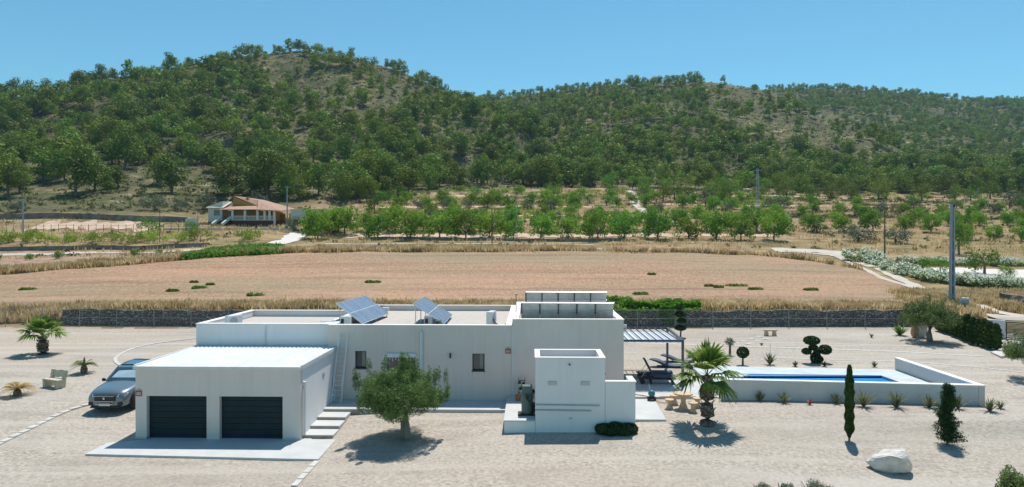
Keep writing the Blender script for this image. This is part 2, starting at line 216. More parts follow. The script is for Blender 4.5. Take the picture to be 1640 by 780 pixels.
# ------------------------------------------------------------------ mesh helpers
def tag(o, label=None, cat=None, group=None, kind=None):
    if label: o['label'] = label
    if cat: o['category'] = cat
    if group: o['group'] = group
    if kind: o['kind'] = kind
    return o
def thing(name, label, cat, loc=(0, 0, 0), rz=0.0, group=None):
    o = bpy.data.objects.new(name, None); C.objects.link(o); o.location = loc; o.rotation_euler = (0, 0, rz)
    return tag(o, label, cat, group)
class MB:
    def __init__(s): s.v = []; s.f = []; s.m = []; s.mi = 0; s.st = []
    def add(s, V, Fc):
        n = len(s.v); s.st.append(len(s.f)); s.v += [tuple(p) for p in V]; s.f += [tuple(i + n for i in f) for f in Fc]; s.m += [s.mi] * len(Fc); return s
    def box(s, x0, x1, y0, y1, z0, z1):
        V = [(x, y, z) for z in (z0, z1) for y in (y0, y1) for x in (x0, x1)]
        return s.add(V, [(0, 2, 3, 1), (4, 5, 7, 6), (0, 1, 5, 4), (2, 6, 7, 3), (0, 4, 6, 2), (1, 3, 7, 5)])
    def prism(s, pts, z0, z1):
        n = len(pts); V = [(x, y, z0) for x, y in pts] + [(x, y, z1) for x, y in pts]
        return s.add(V, [tuple(range(n))[::-1], tuple(range(n, 2 * n))] + [(i, (i + 1) % n, n + (i + 1) % n, n + i) for i in range(n)])
    def extr(s, pts, a, b, axis):
        """outline pts extruded along axis 'x' or 'y' from a to b; pts are (other, z)"""
        n = len(pts); g = (lambda t, p: (t, p[0], p[1])) if axis == 'x' else (lambda t, p: (p[0], t, p[1]))
        V = [g(a, p) for p in pts] + [g(b, p) for p in pts]
        return s.add(V, [tuple(range(n))[::-1], tuple(range(n, 2 * n))] + [(i, (i + 1) % n, n + (i + 1) % n, n + i) for i in range(n)])
    def tube(s, P, Rr, n=8, cap=True):
        P = [Vector(p) for p in P]; Rr = Rr if hasattr(Rr, '__len__') else [Rr] * len(P); V = []; Fc = []
        for i, p in enumerate(P):
            d = (P[min(i + 1, len(P) - 1)] - P[max(i - 1, 0)])
            d = d.normalized() if d.length > 1e-6 else Vector((0, 0, 1))
            a = d.cross(Vector((0, 0, 1))); a = a.normalized() if a.length > 0.05 else Vector((1, 0, 0)); a = (a - d * a.dot(d)).normalized(); b = d.cross(a)
            for k in range(n):
                t = 2 * math.pi * k / n; V.append(p + (a * math.cos(t) + b * math.sin(t)) * Rr[i])
        for i in range(len(P) - 1):
            for k in range(n): Fc.append((i * n + k, i * n + (k + 1) % n, (i + 1) * n + (k + 1) % n, (i + 1) * n + k))
        if cap: Fc += [tuple(range(n))[::-1], tuple(range((len(P) - 1) * n, len(P) * n))]
        return s.add(V, Fc)
    def lathe(s, prof, c=(0, 0, 0), n=16):
        return s.tube([(c[0], c[1], c[2] + z) for r, z in prof], [r for r, z in prof], n)
    def blob(s, c, r, seed=0, amp=0.15, nu=16, nv=10, fr=1.5):
        V = []; Fc = []
        for j in range(nv + 1):
            for i in range(nu):
                th = math.pi * j / nv; ph = 2 * math.pi * i / nu
                d = (math.sin(th) * math.cos(ph), math.sin(th) * math.sin(ph), math.cos(th))
                k = 1 + amp * (math.sin(fr * 2.1 * d[0] + seed) * math.cos(fr * 2.7 * d[1] + 2 * seed) + 0.5 * math.sin(fr * 5 * d[2] + 3 * d[0] + seed) + 0.4 * math.sin(fr * 7 * d[0] * d[1] + seed * 5))
                V.append((c[0] + r[0] * d[0] * k, c[1] + r[1] * d[1] * k, c[2] + r[2] * d[2] * k))
        for j in range(nv):
            for i in range(nu): Fc.append((j * nu + i, (j + 1) * nu + i, (j + 1) * nu + (i + 1) % nu, j * nu + (i + 1) % nu))
        return s.add(V, Fc)
    def each(s, name, mats, parent=None, bevel=0.0):
        for a, b in zip(s.st, s.st[1:] + [len(s.f)]):
            q_ = MB(); ids = sorted({i for f in s.f[a:b] for i in f}); mp = {i: k for k, i in enumerate(ids)}
            q_.add([s.v[i] for i in ids], [tuple(mp[i] for i in f) for f in s.f[a:b]]); o = q_.build(name, mats, parent, bevel)
        return o
    def build(s, name, mats, parent=None, bevel=0.0, smooth=False, loc=None):
        me = bpy.data.meshes.new(name); me.from_pydata(s.v, [], s.f)
        mats = mats if isinstance(mats, (list, tuple)) else [mats]
        for m in mats: me.materials.append(m)
        me.polygons.foreach_set('material_index', s.m)
        if smooth: me.polygons.foreach_set('use_smooth', [True] * len(s.f))
        o = bpy.data.objects.new(name, me); C.objects.link(o)
        if parent: o.parent = parent
        if loc: o.location = loc
        if bevel:
            b = o.modifiers.new('bevel', 'BEVEL'); b.width = bevel; b.segments = 2; b.limit_method = 'ANGLE'; b.angle_limit = R(40)
        return o
def np_mesh(name, V, k, mats, parent=None, tint=None, mi=None):
    """V (n*k,3) unshared polygons of k corners"""
    V = np.asarray(V, np.float32).reshape(-1, 3); n = len(V) // k
    me = bpy.data.meshes.new(name); me.vertices.add(len(V)); me.vertices.foreach_set('co', V.ravel())
    me.loops.add(len(V)); me.loops.foreach_set('vertex_index', np.arange(len(V), dtype=np.int32))
    me.polygons.add(n); me.polygons.foreach_set('loop_start', np.arange(0, n * k, k, dtype=np.int32)); me.polygons.foreach_set('loop_total', np.full(n, k, np.int32))
    for m in (mats if isinstance(mats, (list, tuple)) else [mats]): me.materials.append(m)
    if mi is not None: me.polygons.foreach_set('material_index', np.asarray(mi, np.int32))
    if tint is not None:
        a = me.attributes.new('tint', 'FLOAT', 'POINT'); a.data.foreach_set('value', np.asarray(tint, np.float32))
    me.update(calc_edges=True)
    o = bpy.data.objects.new(name, me); C.objects.link(o)
    if parent: o.parent = parent
    return o
def unit(n, g):
    v = g.normal(size=(n, 3)); return v / np.linalg.norm(v, axis=1, keepdims=True)
def cards(P, size, aspect, g, up=0.0, nrm=None, nb=0.0, k=4):
    """leaf cards at P: quads (k=4) or triangles (k=3); up biases the long axis upward, nrm/nb bias the face normal"""
    n = len(P); a = unit(n, g); a[:, 2] += up; a /= np.linalg.norm(a, axis=1, keepdims=True)
    nn = unit(n, g)
    if nrm is not None: nn = nn * (1 - nb) + nrm * nb
    b = np.cross(a, nn); b /= np.linalg.norm(b, axis=1, keepdims=True) + 1e-9
    if nrm is not None: a = np.cross(nn, b); a /= np.linalg.norm(a, axis=1, keepdims=True) + 1e-9
    s = (size * g.uniform(0.6, 1.35, n))[:, None]; L_ = a * s; Wd = b * s * aspect
    if k == 4: V = np.stack([P - L_, P + Wd * 0.9, P + L_, P - Wd * 0.9], 1)
    else: V = np.stack([P - L_ * 0.8 - Wd, P - L_ * 0.8 + Wd, P + L_], 1)
    return V.reshape(-1, 3)
def lobes_pts(lobes, n, g, lo=0.55, hi=1.05, cut=None):
    lb = np.array(lobes, float); wt = (lb[:, 3] * lb[:, 4] + lb[:, 3] * lb[:, 5] + lb[:, 4] * lb[:, 5]); i = g.choice(len(lb), n, p=wt / wt.sum())
    d = unit(n, g); r = g.uniform(lo ** 3, hi ** 3, n) ** (1 / 3)
    P = lb[i, :3] + d * lb[i, 3:6] * r[:, None]
    return P, d
def copy_tree(src, loc, rz=0.0, scale=1.0, label=None, group=None, name=None):
    r = src.copy(); C.objects.link(r); r.location = loc; r.rotation_euler = (0, 0, rz)
    r.scale = scale if hasattr(scale, '__len__') else (scale,) * 3
    if name: r.name = name
    if label: r['label'] = label
    if group: r['group'] = group
    for ch in list(src.children):
        c = ch.copy(); C.objects.link(c); c.parent = r
        for g in list(ch.children):
            d = g.copy(); C.objects.link(d); d.parent = c
    return r

# ------------------------------------------------------------------ terrain
def vn(x, y, seed=0):
    xi = np.floor(x).astype(np.int64); yi = np.floor(y).astype(np.int64); fx = x - xi; fy = y - yi
    fx = fx * fx * (3 - 2 * fx); fy = fy * fy * (3 - 2 * fy)
    def h(a, b):
        k = (a * 374761393 + b * 668265263 + seed * 982451653) & 0xffffffff
        k = ((k ^ (k >> 13)) * 1274126177) & 0xffffffff; return ((k ^ (k >> 16)) & 0xffff) / 65535.0
    return (h(xi, yi) * (1 - fx) + h(xi + 1, yi) * fx) * (1 - fy) + (h(xi, yi + 1) * (1 - fx) + h(xi + 1, yi + 1) * fx) * fy
def fbm(x, y, seed=0, o=4):
    s = 0; a = 0.5
    for k in range(o): s = s + a * (vn(x * 2 ** k, y * 2 ** k, seed + k) - 0.5); a *= 0.5
    return s
NX = np.array([-60, -20, -10, -4, 2, 7, 14, 22, 60.]); NY = np.array([-30, 15, 23, 26, 28.5, 29.6, 31, 33, 36, 40, 46, 54, 57.])
NZ = np.array([
 [-3, -.9, -.4, -.15, .0, .07, .15, .3, .5, .7, .85, 1.1, 1.35],
 [-3, -.7, -.3, -.1, .05, .13, .22, .35, .5, .7, .85, 1.05, 1.15],
 [-2, -.6, -.25, -.1, -.06, -.03, .1, .4, .5, .7, .85, 1.05, 1.15],
 [-2, -.5, -.15, .0, .1, .2, .36, .42, .5, .7, .85, 1.05, 1.15],
 [-2, -.4, -.1, .1, .26, .33, .4, .45, .5, .7, .85, 1.05, 1.15],
 [-2, -.4, -.1, .15, .35, .42, .47, .5, .52, .68, .85, 1.05, 1.15],
 [-2, -.7, -.4, -.1, .2, .48, .58, .6, .62, .72, .9, 1.1, 1.15],
 [-3, -.8, -.5, -.25, .0, .5, .6, .62, .66, .76, .9, 1.15, 1.2],
 [-3, -.8, -.5, -.25, .0, .5, .6, .64, .7, .85, 1.0, 1.3, 1.5]])
def bil(X, Y):
    i = np.clip(np.searchsorted(NX, X) - 1, 0, len(NX) - 2); j = np.clip(np.searchsorted(NY, Y) - 1, 0, len(NY) - 2)
    a = np.clip((X - NX[i]) / (NX[i + 1] - NX[i]), 0, 1); b = np.clip((Y - NY[j]) / (NY[j + 1] - NY[j]), 0, 1); a = a * a * (3 - 2 * a)
    return (NZ[i, j] * (1 - a) + NZ[i + 1, j] * a) * (1 - b) + (NZ[i, j + 1] * (1 - a) + NZ[i + 1, j + 1] * a) * b
SD = np.array([57, 57.8, 60, 66, 75, 85, 95, 105, 112, 120, 128, 137, 146, 160, 175, 190, 215, 240, 280, 320, 400])
SU = np.array([-600, 0, 200, 400, 600, 800, 1000, 1200, 1400, 1640, 2400.])
SR = np.array([
 [521, 516, 500, 484, 462, 444, 429, 416, 410, 390, 380, 366, 350, 335, 322, 312, 300, 290, 280, 270, 255],
 [521, 514, 498, 482, 460, 443, 429, 416, 410, 389, 379, 366, 350, 332, 318, 305, 292, 282, 272, 262, 250],
 [520, 497, 492, 478, 458, 440, 424, 412, 405, 389, 380, 366, 350, 332, 318, 305, 292, 282, 272, 262, 250],
 [520, 497, 491, 477, 457, 439, 422, 405, 399, 389, 378, 367, 362, 360, 335, 312, 297, 287, 278, 270, 255],
 [520, 497, 490, 476, 456, 437, 421, 405, 399, 389, 382, 370, 360, 349, 336, 322, 303, 293, 284, 276, 262],
 [520, 497, 490, 476, 456, 437, 421, 406, 399, 389, 382, 371, 361, 350, 339, 326, 309, 296, 286, 278, 262],
 [520, 497, 490, 476, 456, 437, 421, 407, 401, 389, 382, 372, 363, 352, 343, 333, 315, 302, 290, 280, 265],
 [520, 497, 490, 476, 457, 438, 423, 409, 402, 390, 382, 373, 364, 353, 345, 337, 324, 313, 299, 287, 268],
 [519, 498, 492, 478, 460, 441, 426, 411, 403, 392, 383, 374, 366, 355, 347, 339, 328, 318, 303, 290, 270],
 [517, 509, 500, 484, 463, 443, 427, 411, 403, 393, 385, 376, 367, 356, 348, 340, 330, 320, 305, 290, 270],
 [517, 509, 500, 484, 463, 443, 427, 411, 403, 393, 385, 376, 367, 356, 348, 340, 330, 320, 305, 290, 270.]])
SZ = H + (HR - SR) * SD[None, :] / F
def plainz(u, Y):
    i = np.clip(np.searchsorted(SU, u) - 1, 0, len(SU) - 2); j = np.clip(np.searchsorted(SD, Y) - 1, 0, len(SD) - 2)
    a = np.clip((u - SU[i]) / (SU[i + 1] - SU[i]), 0, 1); b = np.clip((Y - SD[j]) / (SD[j + 1] - SD[j]), 0, 1); a = a * a * (3 - 2 * a)
    return (SZ[i, j] * (1 - a) + SZ[i + 1, j] * a) * (1 - b) + (SZ[i, j + 1] * (1 - a) + SZ[i + 1, j + 1] * a) * b
# hills: (u, skyline row of the bare ridge, ridge distance, foot distance)
HILLS = [
 np.array([(-900, 260, 330, 190), (-500, 210, 330, 190), (-200, 185, 330, 180), (0, 163, 330, 178), (100, 142, 345, 180), (200, 121, 365, 182), (300, 104, 385, 184), (400, 90, 405, 188),
           (480, 84, 420, 192), (560, 93, 420, 198), (640, 114, 415, 204), (700, 140, 410, 210), (745, 163, 400, 214), (800, 190, 380, 220), (900, 245, 340, 230), (1000, 300, 300, 240), (1100, 340, 290, 250.)]),
 np.array([(450, 240, 600, 300), (600, 205, 620, 290), (745, 163, 620, 270), (800, 157, 610, 262), (880, 147, 590, 255), (960, 136, 570, 252), (1090, 131, 540, 255), (1150, 132, 510, 262), (1210, 142, 480, 268),
           (1260, 164, 450, 275), (1300, 185, 420, 282), (1390, 215, 390, 290), (1450, 250, 370, 300), (1550, 295, 360, 310), (1700, 330, 360, 310.)]),
 np.array([(900, 190, 900, 420), (1000, 165, 900, 410), (1150, 147, 880, 400), (1250, 142, 860, 390), (1350, 141, 850, 380), (1480, 152, 850, 370), (1560, 161, 860, 360), (1640, 163, 870, 350), (1800, 168, 900, 350), (2400, 230, 900, 350.)]),
 np.array([(1180, 340, 300, 260), (1400, 285, 340, 262), (1520, 262, 350, 262), (1600, 275, 340, 262), (1700, 285, 340, 262), (2200, 300, 340, 262.)])]
def T(X, Y):
    X = np.asarray(X, float); Y = np.asarray(Y, float); X, Y = np.broadcast_arrays(X, Y)
    Ys = np.maximum(Y, 50.0); u = 820 + F * X / Ys
    far = plainz(u, Y); nz = fbm(X / 9, Y / 9, 11, 3) * 0.5 * np.clip((Y - 57.8) / 10, 0, 1)
    hills = []
    for k, hl in enumerate(HILLS):
        rr = np.interp(u, hl[:, 0], hl[:, 1]); d1 = np.interp(u, hl[:, 0], hl[:, 2]); d0 = np.interp(u, hl[:, 0], hl[:, 3])
        zr = H + (HR - rr) * d1 / F; z0 = plainz(u, d0); t = (Y - d0) / (d1 - d0); tt = np.clip(t, 0, 1)
        pr = 0.18 * tt + 0.82 * tt ** 1.25
        z = z0 + (zr - z0) * pr
        z = np.where(t > 1, zr - (Y - d1) * 0.30 - (t - 1) * 6, z)
        amp = np.clip(tt * 2.5, 0, 1) * np.clip((1.0 - np.clip(t, 0, 1)) * 5 + 0.12, 0, 1)
        z = z + amp * (fbm(X / 75, Y / 90, 21 + k, 4) * 34 + fbm(X / 16, Y / 22, 41 + k, 3) * 5)
        ok = (u > hl[0, 0]) & (u < hl[-1, 0]) & (t > -0.02)
        hills.append(np.where(ok, z, -50.0))
    hz = np.maximum.reduce(hills)
    base = far + nz
    k = 2.0; d = np.clip(0.5 + 0.5 * (hz - base) / k, 0, 1)
    z = hz * d + base * (1 - d) + k * d * (1 - d) * 0.5
    z = np.where(Y > 1000, np.minimum(z, 60 - (Y - 1000) * 0.05), z)
    near = bil(X, Y) + fbm(X / 4, Y / 4, 3, 3) * 0.05
    b = np.clip((Y - 56.6) / 1.2, 0, 1)
    return near * (1 - b) + np.where(b > 0, z, 0) * b
def Z(x, y): return float(T(np.array([x]), np.array([y]))[0])
def hit(u, v, d0=57.8, d1=400, above=0.0):
    ds = np.arange(d0, d1, 0.2); X = (u - 820) * ds / F; z = T(X, ds); row = HR + F * (H - z) / ds
    k = np.argmax(row <= v) if (row <= v).any() else len(ds) - 1
    return float(X[k]), float(ds[k]), float(z[k])
def nearp(u, v): return hit(u, v, 15, 57)
ys = np.concatenate([np.arange(-30, 15, 3), np.arange(15, 60, 0.5), np.arange(60, 132, 0.8), np.arange(132, 340, 1.6), np.arange(340, 1000, 4.5), np.arange(1000, 3000, 80)])
ss = np.linspace(-1.15, 1.15, 500)
GY, GS = np.meshgrid(ys, ss, indexing='ij'); GX = GS * (GY + 42)
GZ = T(GX, GY); nr, nc = GX.shape
idx = np.arange(nr * nc).reshape(nr, nc)
me = bpy.data.meshes.new('ground'); me.vertices.add(nr * nc)
me.vertices.foreach_set('co', np.stack([GX, GY, GZ], -1).astype(np.float32).ravel())
q = np.stack([idx[:-1, :-1], idx[:-1, 1:], idx[1:, 1:], idx[1:, :-1]], -1).reshape(-1, 4)
me.loops.add(len(q) * 4); me.loops.foreach_set('vertex_index', q.ravel().astype(np.int32))
me.polygons.add(len(q)); me.polygons.foreach_set('loop_start', np.arange(0, len(q) * 4, 4, dtype=np.int32)); me.polygons.foreach_set('loop_total', np.full(len(q), 4, np.int32))
me.materials.append(m_gravel); me.materials.append(m_ground)
qy = GY.ravel()[q[:, 0]]; qx = GX.ravel()[q[:, 0]]
edge = 55.6 + fbm(qx / 3, qx * 0, 5, 2) * 1.6
me.polygons.foreach_set('material_index', ((qy > edge) | ((qx > 38) & (qy > 44))).astype(np.int32)); me.polygons.foreach_set('use_smooth', np.ones(len(q), bool))
GU = 820 + F * GX / np.maximum(GY, 50)
foot = np.interp(GU, [-600, 0, 200, 420, 700, 900, 1200, 1640], [152, 152, 150, 170, 215, 240, 262, 262])
dry = np.clip((foot - GY) / 14 + 0.5, 0, 1); a = me.attributes.new('dry', 'FLOAT', 'POINT'); a.data.foreach_set('value', dry.astype(np.float32).ravel())
me.update(calc_edges=True); og = bpy.data.objects.new('ground', me); C.objects.link(og); tag(og, kind='structure')

def sheet(name, cols, mat, off=0.06, n=30):
    """a draped sheet: cols = list of ((x0,y0),(x1,y1)) ribs"""
    V = []; Fc = []
    for a, b in cols:
        t = np.linspace(0, 1, n); X = a[0] + (b[0] - a[0]) * t; Y = a[1] + (b[1] - a[1]) * t; Zz = T(X, Y) + off
        V += list(zip(X.tolist(), Y.tolist(), Zz.tolist()))
    for i in range(len(cols) - 1):
        for k in range(n - 1): Fc.append((i * n + k, (i + 1) * n + k, (i + 1) * n + k + 1, i * n + k + 1))
    m = MB(); m.add(V, Fc); o = m.build(name, mat, smooth=True); return tag(o, kind='structure')
back_u = [-400, 0, 200, 300, 440, 600, 1000, 1200, 1300, 1400, 1440, 1490]; back_v = [452, 441, 426, 416, 407, 404, 404, 409, 418, 438, 453, 490]
cols = []
for u in np.arange(-300, 1487, 6.0):
    v = np.interp(u, back_u, back_v) + 1.5 * math.sin(u * 0.05); b = hit(u, v); a = (u - 820) * 60.5 / F
    cols.append(((a, 60.5), (b[0], b[1])))
sheet('ploughed_field', cols, m_field, n=90)
TRK = []
def clear_of_tracks(X, Y):
    ok = np.ones(len(X), bool)
    for P, r in TRK:
        for q_ in P[::max(1, int(r))]: ok &= (X - q_[0]) ** 2 + (Y - q_[1]) ** 2 > (r + .25) ** 2
    return ok
def track(name, pts, wd, mat, off=0.07, d0=57.8, n=5, rag=0.12):
    """a track draped along photo-measured ground points"""
    W_ = [hit(u, v, d0)[:2] for u, v in pts]; P = []
    for i in range(len(W_) - 1):
        k = max(2, int(math.dist(W_[i], W_[i + 1]) / 0.7))
        P += [tuple(np.array(W_[i]) + (np.array(W_[i + 1]) - np.array(W_[i])) * t / k) for t in range(k)]
    P.append(W_[-1]); P = np.array(P)
    for _ in range(4): P[1:-1] = (P[:-2] + P[1:-1] * 2 + P[2:]) / 4
    D = np.gradient(P, axis=0); D /= np.linalg.norm(D, axis=1, keepdims=True) + 1e-9; Nn = np.stack([-D[:, 1], D[:, 0]], 1)
    if name in ('dirt_track', 'soil_strip'): TRK.append((P, wd * (.5 if name == 'dirt_track' else .38) + .15))
    cols = []
    for i, p in enumerate(P):
        w1 = wd * (0.5 + rag * math.sin(i * 0.9) * math.sin(i * 0.37)); w2 = wd * (0.5 + rag * math.sin(i * 0.7 + 1) * math.cos(i * 0.31))
        cols.append((tuple(p + Nn[i] * w1), tuple(p - Nn[i] * w2)))
    return sheet(name, cols, mat, off, n)
track('dirt_track', [(950, 399), (1100, 401), (1250, 403), (1300, 406), (1350, 411), (1400, 428), (1440, 447), (1480, 466)], 1.4, m_track)
track('dirt_track', [(1240, 402), (1300, 402.5), (1345, 406), (1365, 411)], 5.5, m_track, off=0.09)
track('dirt_track', [(1340, 411), (1366, 424), (1410, 445), (1470, 465)], 0.8, m_track, off=0.08)
track('dirt_track', [(1565, 489), (1600, 503), (1660, 524)], 1.3, m_track)
track('dirt_track', [(1580, 505), (1605, 514), (1650, 533)], 1.0, m_track)
track('dirt_track', [(-40, 409), (100, 407), (250, 405), (330, 400)], 1.6, m_track)
track('dirt_track', [(440, 391), (462, 386), (480, 374)], 3.6, m_lot, off=0.09)
track('dirt_track', [(520, 391), (800, 391), (950, 393)], 0.7, m_track)
track('dirt_track', [(1050, 348), (1030, 338), (1015, 325), (1018, 314), (1005, 303)], 2.4, m_track)
track('dirt_track', [(1050, 348), (1085, 357)], 2.0, m_track)
m_soil = mk('pale_terrace_soil', [(0.3, (0.40, 0.26, 0.17)), (0.5, (0.52, 0.38, 0.27)), (0.7, (0.62, 0.50, 0.38))], 0.6, 8, 0.95, coord='pos', bump=0.5)
for pts_, w_ in (([(560, 377), (800, 378), (1240, 377)], 4.5), ([(1020, 298), (1120, 300), (1200, 303)], 5.0), ([(640, 346.5), (1000, 347)], 2.2), ([(1020, 313), (1200, 314), (1400, 318)], 3.5), ([(1060, 327), (1400, 331), (1680, 334)], 3.0), ([(600, 333), (800, 332), (990, 331)], 2.0), ([(700, 315), (900, 313)], 3.5), ([(60, 362), (150, 362), (250, 364)], 7.0)):
    track('soil_strip', pts_, w_, m_soil, off=0.07, n=7, rag=0.3)
track('gravel_lot', [(1500, 436), (1560, 437), (1640, 440), (1720, 440)], 9.0, m_lot, off=0.1, rag=0.05)
track('gravel_lot', [(1470, 430), (1505, 433)], 3.0, m_lot, off=0.09)

# ------------------------------------------------------------------ paving, kerbs, steps
O = Vector((0, 32, 0)); RV = R(-1.5)
def LW(x, y): return (math.cos(RV) * x - math.sin(RV) * y, 32 + math.sin(RV) * x + math.cos(RV) * y)
def lthing(name, label, cat, x, y, z, rz=0.0, group=None):
    p = LW(x, y); return thing(name, label, cat, (p[0], p[1], z), RV + rz, group)
def slab(name, pts, z0, z1, mat, bevel=0.015, local=True):
    m = MB(); m.prism([LW(*p) if local else p for p in pts], z0, z1); return tag(m.build(name, mat, bevel=bevel), kind='structure')
sl = [nearp(136, 729), nearp(509, 738), nearp(534, 706)]
slab('concrete_apron', [(-16.6, 26.5), (-7.35, 25.85), (-7.35, 28.45), (-8.4, 28.5), (-8.4, 29.0), (-16.0, 29.0), (-16.6, 30.2)], -0.6, 0.0, m_conc, local=False)
for k in range(3):
    slab('step', [(-8.74, -3.6 + 0.96 * k), (-7.42, -3.6 + 0.96 * k), (-7.42, -2.55 + 0.96 * k), (-8.74, -2.55 + 0.96 * k)], -0.4, 0.13 * (k + 1), m_conc)
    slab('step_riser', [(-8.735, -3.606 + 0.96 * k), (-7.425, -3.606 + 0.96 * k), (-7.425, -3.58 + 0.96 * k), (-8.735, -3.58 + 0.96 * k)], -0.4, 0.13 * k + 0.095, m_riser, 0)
slab('terrace', [(-8.74, -0.72), (-0.25, -0.72), (-0.25, 1.25), (-8.74, 1.25)], -0.3, 0.52, m_conc)
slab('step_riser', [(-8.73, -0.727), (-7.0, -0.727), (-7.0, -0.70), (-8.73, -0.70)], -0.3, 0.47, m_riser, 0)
slab('terrace', [(5.42, 1.75), (10.4, 1.75), (10.4, 6.9), (13.0, 7.4), (13.0, 15.4), (-2, 15.4), (-2, 11.9), (5.42, 11.9)], 0.1, 0.60, m_conc)
slab('path', [(5.32, -2.15), (6.78, -2.15), (6.95, 1.74), (5.32, 1.74)], 0.0, 0.50, m_conc)
def kerb(pts, wd=0.28, h=0.07, d0=15, d1=57):
    W_ = [hit(u, v, d0, d1)[:2] for u, v in pts]; P = []
    for i in range(len(W_) - 1):
        k = max(2, int(math.dist(W_[i], W_[i + 1]) / 0.5)); P += [tuple(np.array(W_[i]) + (np.array(W_[i + 1]) - np.array(W_[i])) * t / k) for t in range(k)]
    P.append(W_[-1]); P = np.array(P)
    for _ in range(3): P[1:-1] = (P[:-2] + P[1:-1] * 2 + P[2:]) / 4
    m = MB()
    for i in range(len(P) - 1):
        a, b = P[i], P[i + 1]; d = (b - a) / (np.linalg.norm(b - a) + 1e-9); n = np.array([-d[1], d[0]]); g = 0.0; j = 1.0
        pts_ = [a + d * g - n * wd / 2 * j, b - d * g * 0 - n * wd / 2 * j, b + n * wd / 2, a + d * g + n * wd / 2]
        z = max(Z(*a), Z(*b), Z(*((a + b) / 2))); m.prism([tuple(p) for p in pts_], z - 0.15, z + h * rnd.uniform(0.9, 1.1))
    return tag(m.build('kerb', m_kerb, bevel=0.01), kind='structure')
kerb([(-60, 742), (0, 713), (60, 682), (105, 660), (150, 646), (215, 641)], 0.24, 0.055)
kerb([(330, 541), (290, 545), (245, 551), (205, 561), (184, 573), (183, 581), (200, 590)], 0.22, 0.04)
kerb([(470, 784), (507, 740)], 0.22, 0.04)
kerb([(995, 549), (1200, 556), (1400, 562), (1590, 572)], 0.3, 0.015)
kerb([(1180, 549), (1340, 551), (1500, 556)], 0.2, 0.01)
kerb([(1240, 574), (1440, 579), (1560, 588), (1660, 600)], 0.2, 0.015)
slab('paving_stone', [nearp(1587, 566)[:2], nearp(1600, 563)[:2], nearp(1622, 572)[:2], nearp(1604, 575)[:2]], 0.6, 1.0, m_kerb, 0.02, local=False)

# ------------------------------------------------------------------ garage
gz = 0.0
G = lthing('garage', 'low double garage with a white sheet roof and two dark roller doors', 'garage', -12.2, -3.9, 0.0)
gx0, gx1, gd = -3.45, 3.5, 5.35        # local to the garage: front plane y=0
dz = 1.80; D1 = (-2.98, -0.44); D2 = (0.10, 2.76)
m = MB()
for a, b in ((gx0, D1[0]), (D1[1], D2[0]), (D2[1], gx1)): m.box(a, b, 0, 0.28, -0.3, dz)
m.box(gx0, gx1, 0, 0.28, dz, 2.98); m.box(gx0, gx0 + 0.25, 0.28, gd, -0.3, 2.98); m.box(gx1 - 0.25, gx1, 0.28, gd, -0.3, 2.98)
m.build('wall', m_wall, G)
m = MB(); m.box(gx1 - 0.01, gx1 + 0.012, 0.3, gd, -0.1, 2.92); m.build('side_wall', m_white, G)
m = MB(); n = 34
V = []; Fc = []
for i in range(n * 4 + 1):
    x = gx0 - 0.04 + (gx1 - gx0 + 0.08) * i / (n * 4); h = 0.035 if i % 4 in (1, 2) else 0.0
    V += [(x, -0.06, 3.0 + h), (x, gd, 3.06 + h), (x, -0.06, 2.985 + h), (x, gd, 3.045 + h)]
for i in range(n * 4): a = 4 * i; Fc += [(a, a + 4, a + 5, a + 1), (a + 2, a + 3, a + 7, a + 6), (a, a + 2, a + 6, a + 4), (a + 1, a + 5, a + 7, a + 3)]
m.add(V, Fc); rf = m.build('roof', m_tin, G)
m = MB(); m.box(gx0 - 0.07, gx1 + 0.07, -0.075, -0.003, 2.93, 3.045); m.box(gx1 + 0.015, gx1 + 0.085, -0.003, gd, 2.94, 3.1); m.box(gx0 - 0.085, gx0 - 0.003, -0.003, gd, 2.94, 3.1); m.each('roof_edging', m_tin, G)
for a, b in (D1, D2):
    m = MB(); k = 8; hh = (dz + 0.12) / k
    for i in range(k): m.box(a + 0.01, b - 0.01, 0.2, 0.25, -0.1 + hh * i + 0.006, -0.1 + hh * (i + 1) - 0.004)
    m.box(a, b, 0.232, 0.27, -0.1, dz); d = m.build('door', m_door, G, bevel=0.006)
    m = MB(); m.box(b - 0.4, b - 0.22, 0.17, 0.198, 0.42, 0.46); m.build('handle', m_black, d)
m = MB(); m.tube([(gx1 + 0.07, 0.35, 2.3), (gx1 + 0.07, 0.35, 0.02)], 0.045, 10); m.box(gx1 + 0.014, gx1 + 0.13, 0.28, 0.42, 2.2, 2.36); m.build('downpipe', m_pvc, G)
m = MB(); m.box(gx1 + 0.013, gx1 + 0.03, 3.0, 3.3, 2.0, 2.2); m.build('vent', m_greypipe, G)
m = MB(); m.box(gx0 - 0.03, D1[0] + 0.0, -0.02, 0.2, -0.2, 0.08); m.box(D2[1], gx1 + 0.03, -0.02, 0.2, -0.2, 0.08); m.each('plinth', m_conc, G)
def alarm_sign(x, y, z, lab):
    t = lthing('alarm_sign', lab, 'sign', x, y, z)
    m = MB(); m.box(-0.13, 0.13, -0.02, -0.003, -0.16, 0.06); m.build('plate', m_signred, t, bevel=0.004)
    m = MB(); m.box(-0.13, 0.13, -0.02, -0.003, 0.065, 0.10); m.extr([(-0.06, 0.1), (0.06, 0.1), (0.0, 0.17)], -0.02, -0.004, 'y'); m.build('header', m_signtan, t)
    m = MB(); 
    for i in range(4): m.box(-0.09 + i * 0.05, -0.055 + i * 0.05, -0.024, -0.021, -0.10, -0.05)
    m.box(-0.09, 0.09, -0.024, -0.021, -0.02, 0.0); m.build('lettering', m_signtxt, t)
    return t
alarm_sign(-15.5, -3.9, 1.95, 'small red alarm sign on the corner of the garage front')
alarm_sign(-0.22, 1.18, 2.95, 'small red alarm sign high on the house wall beside the tall block')

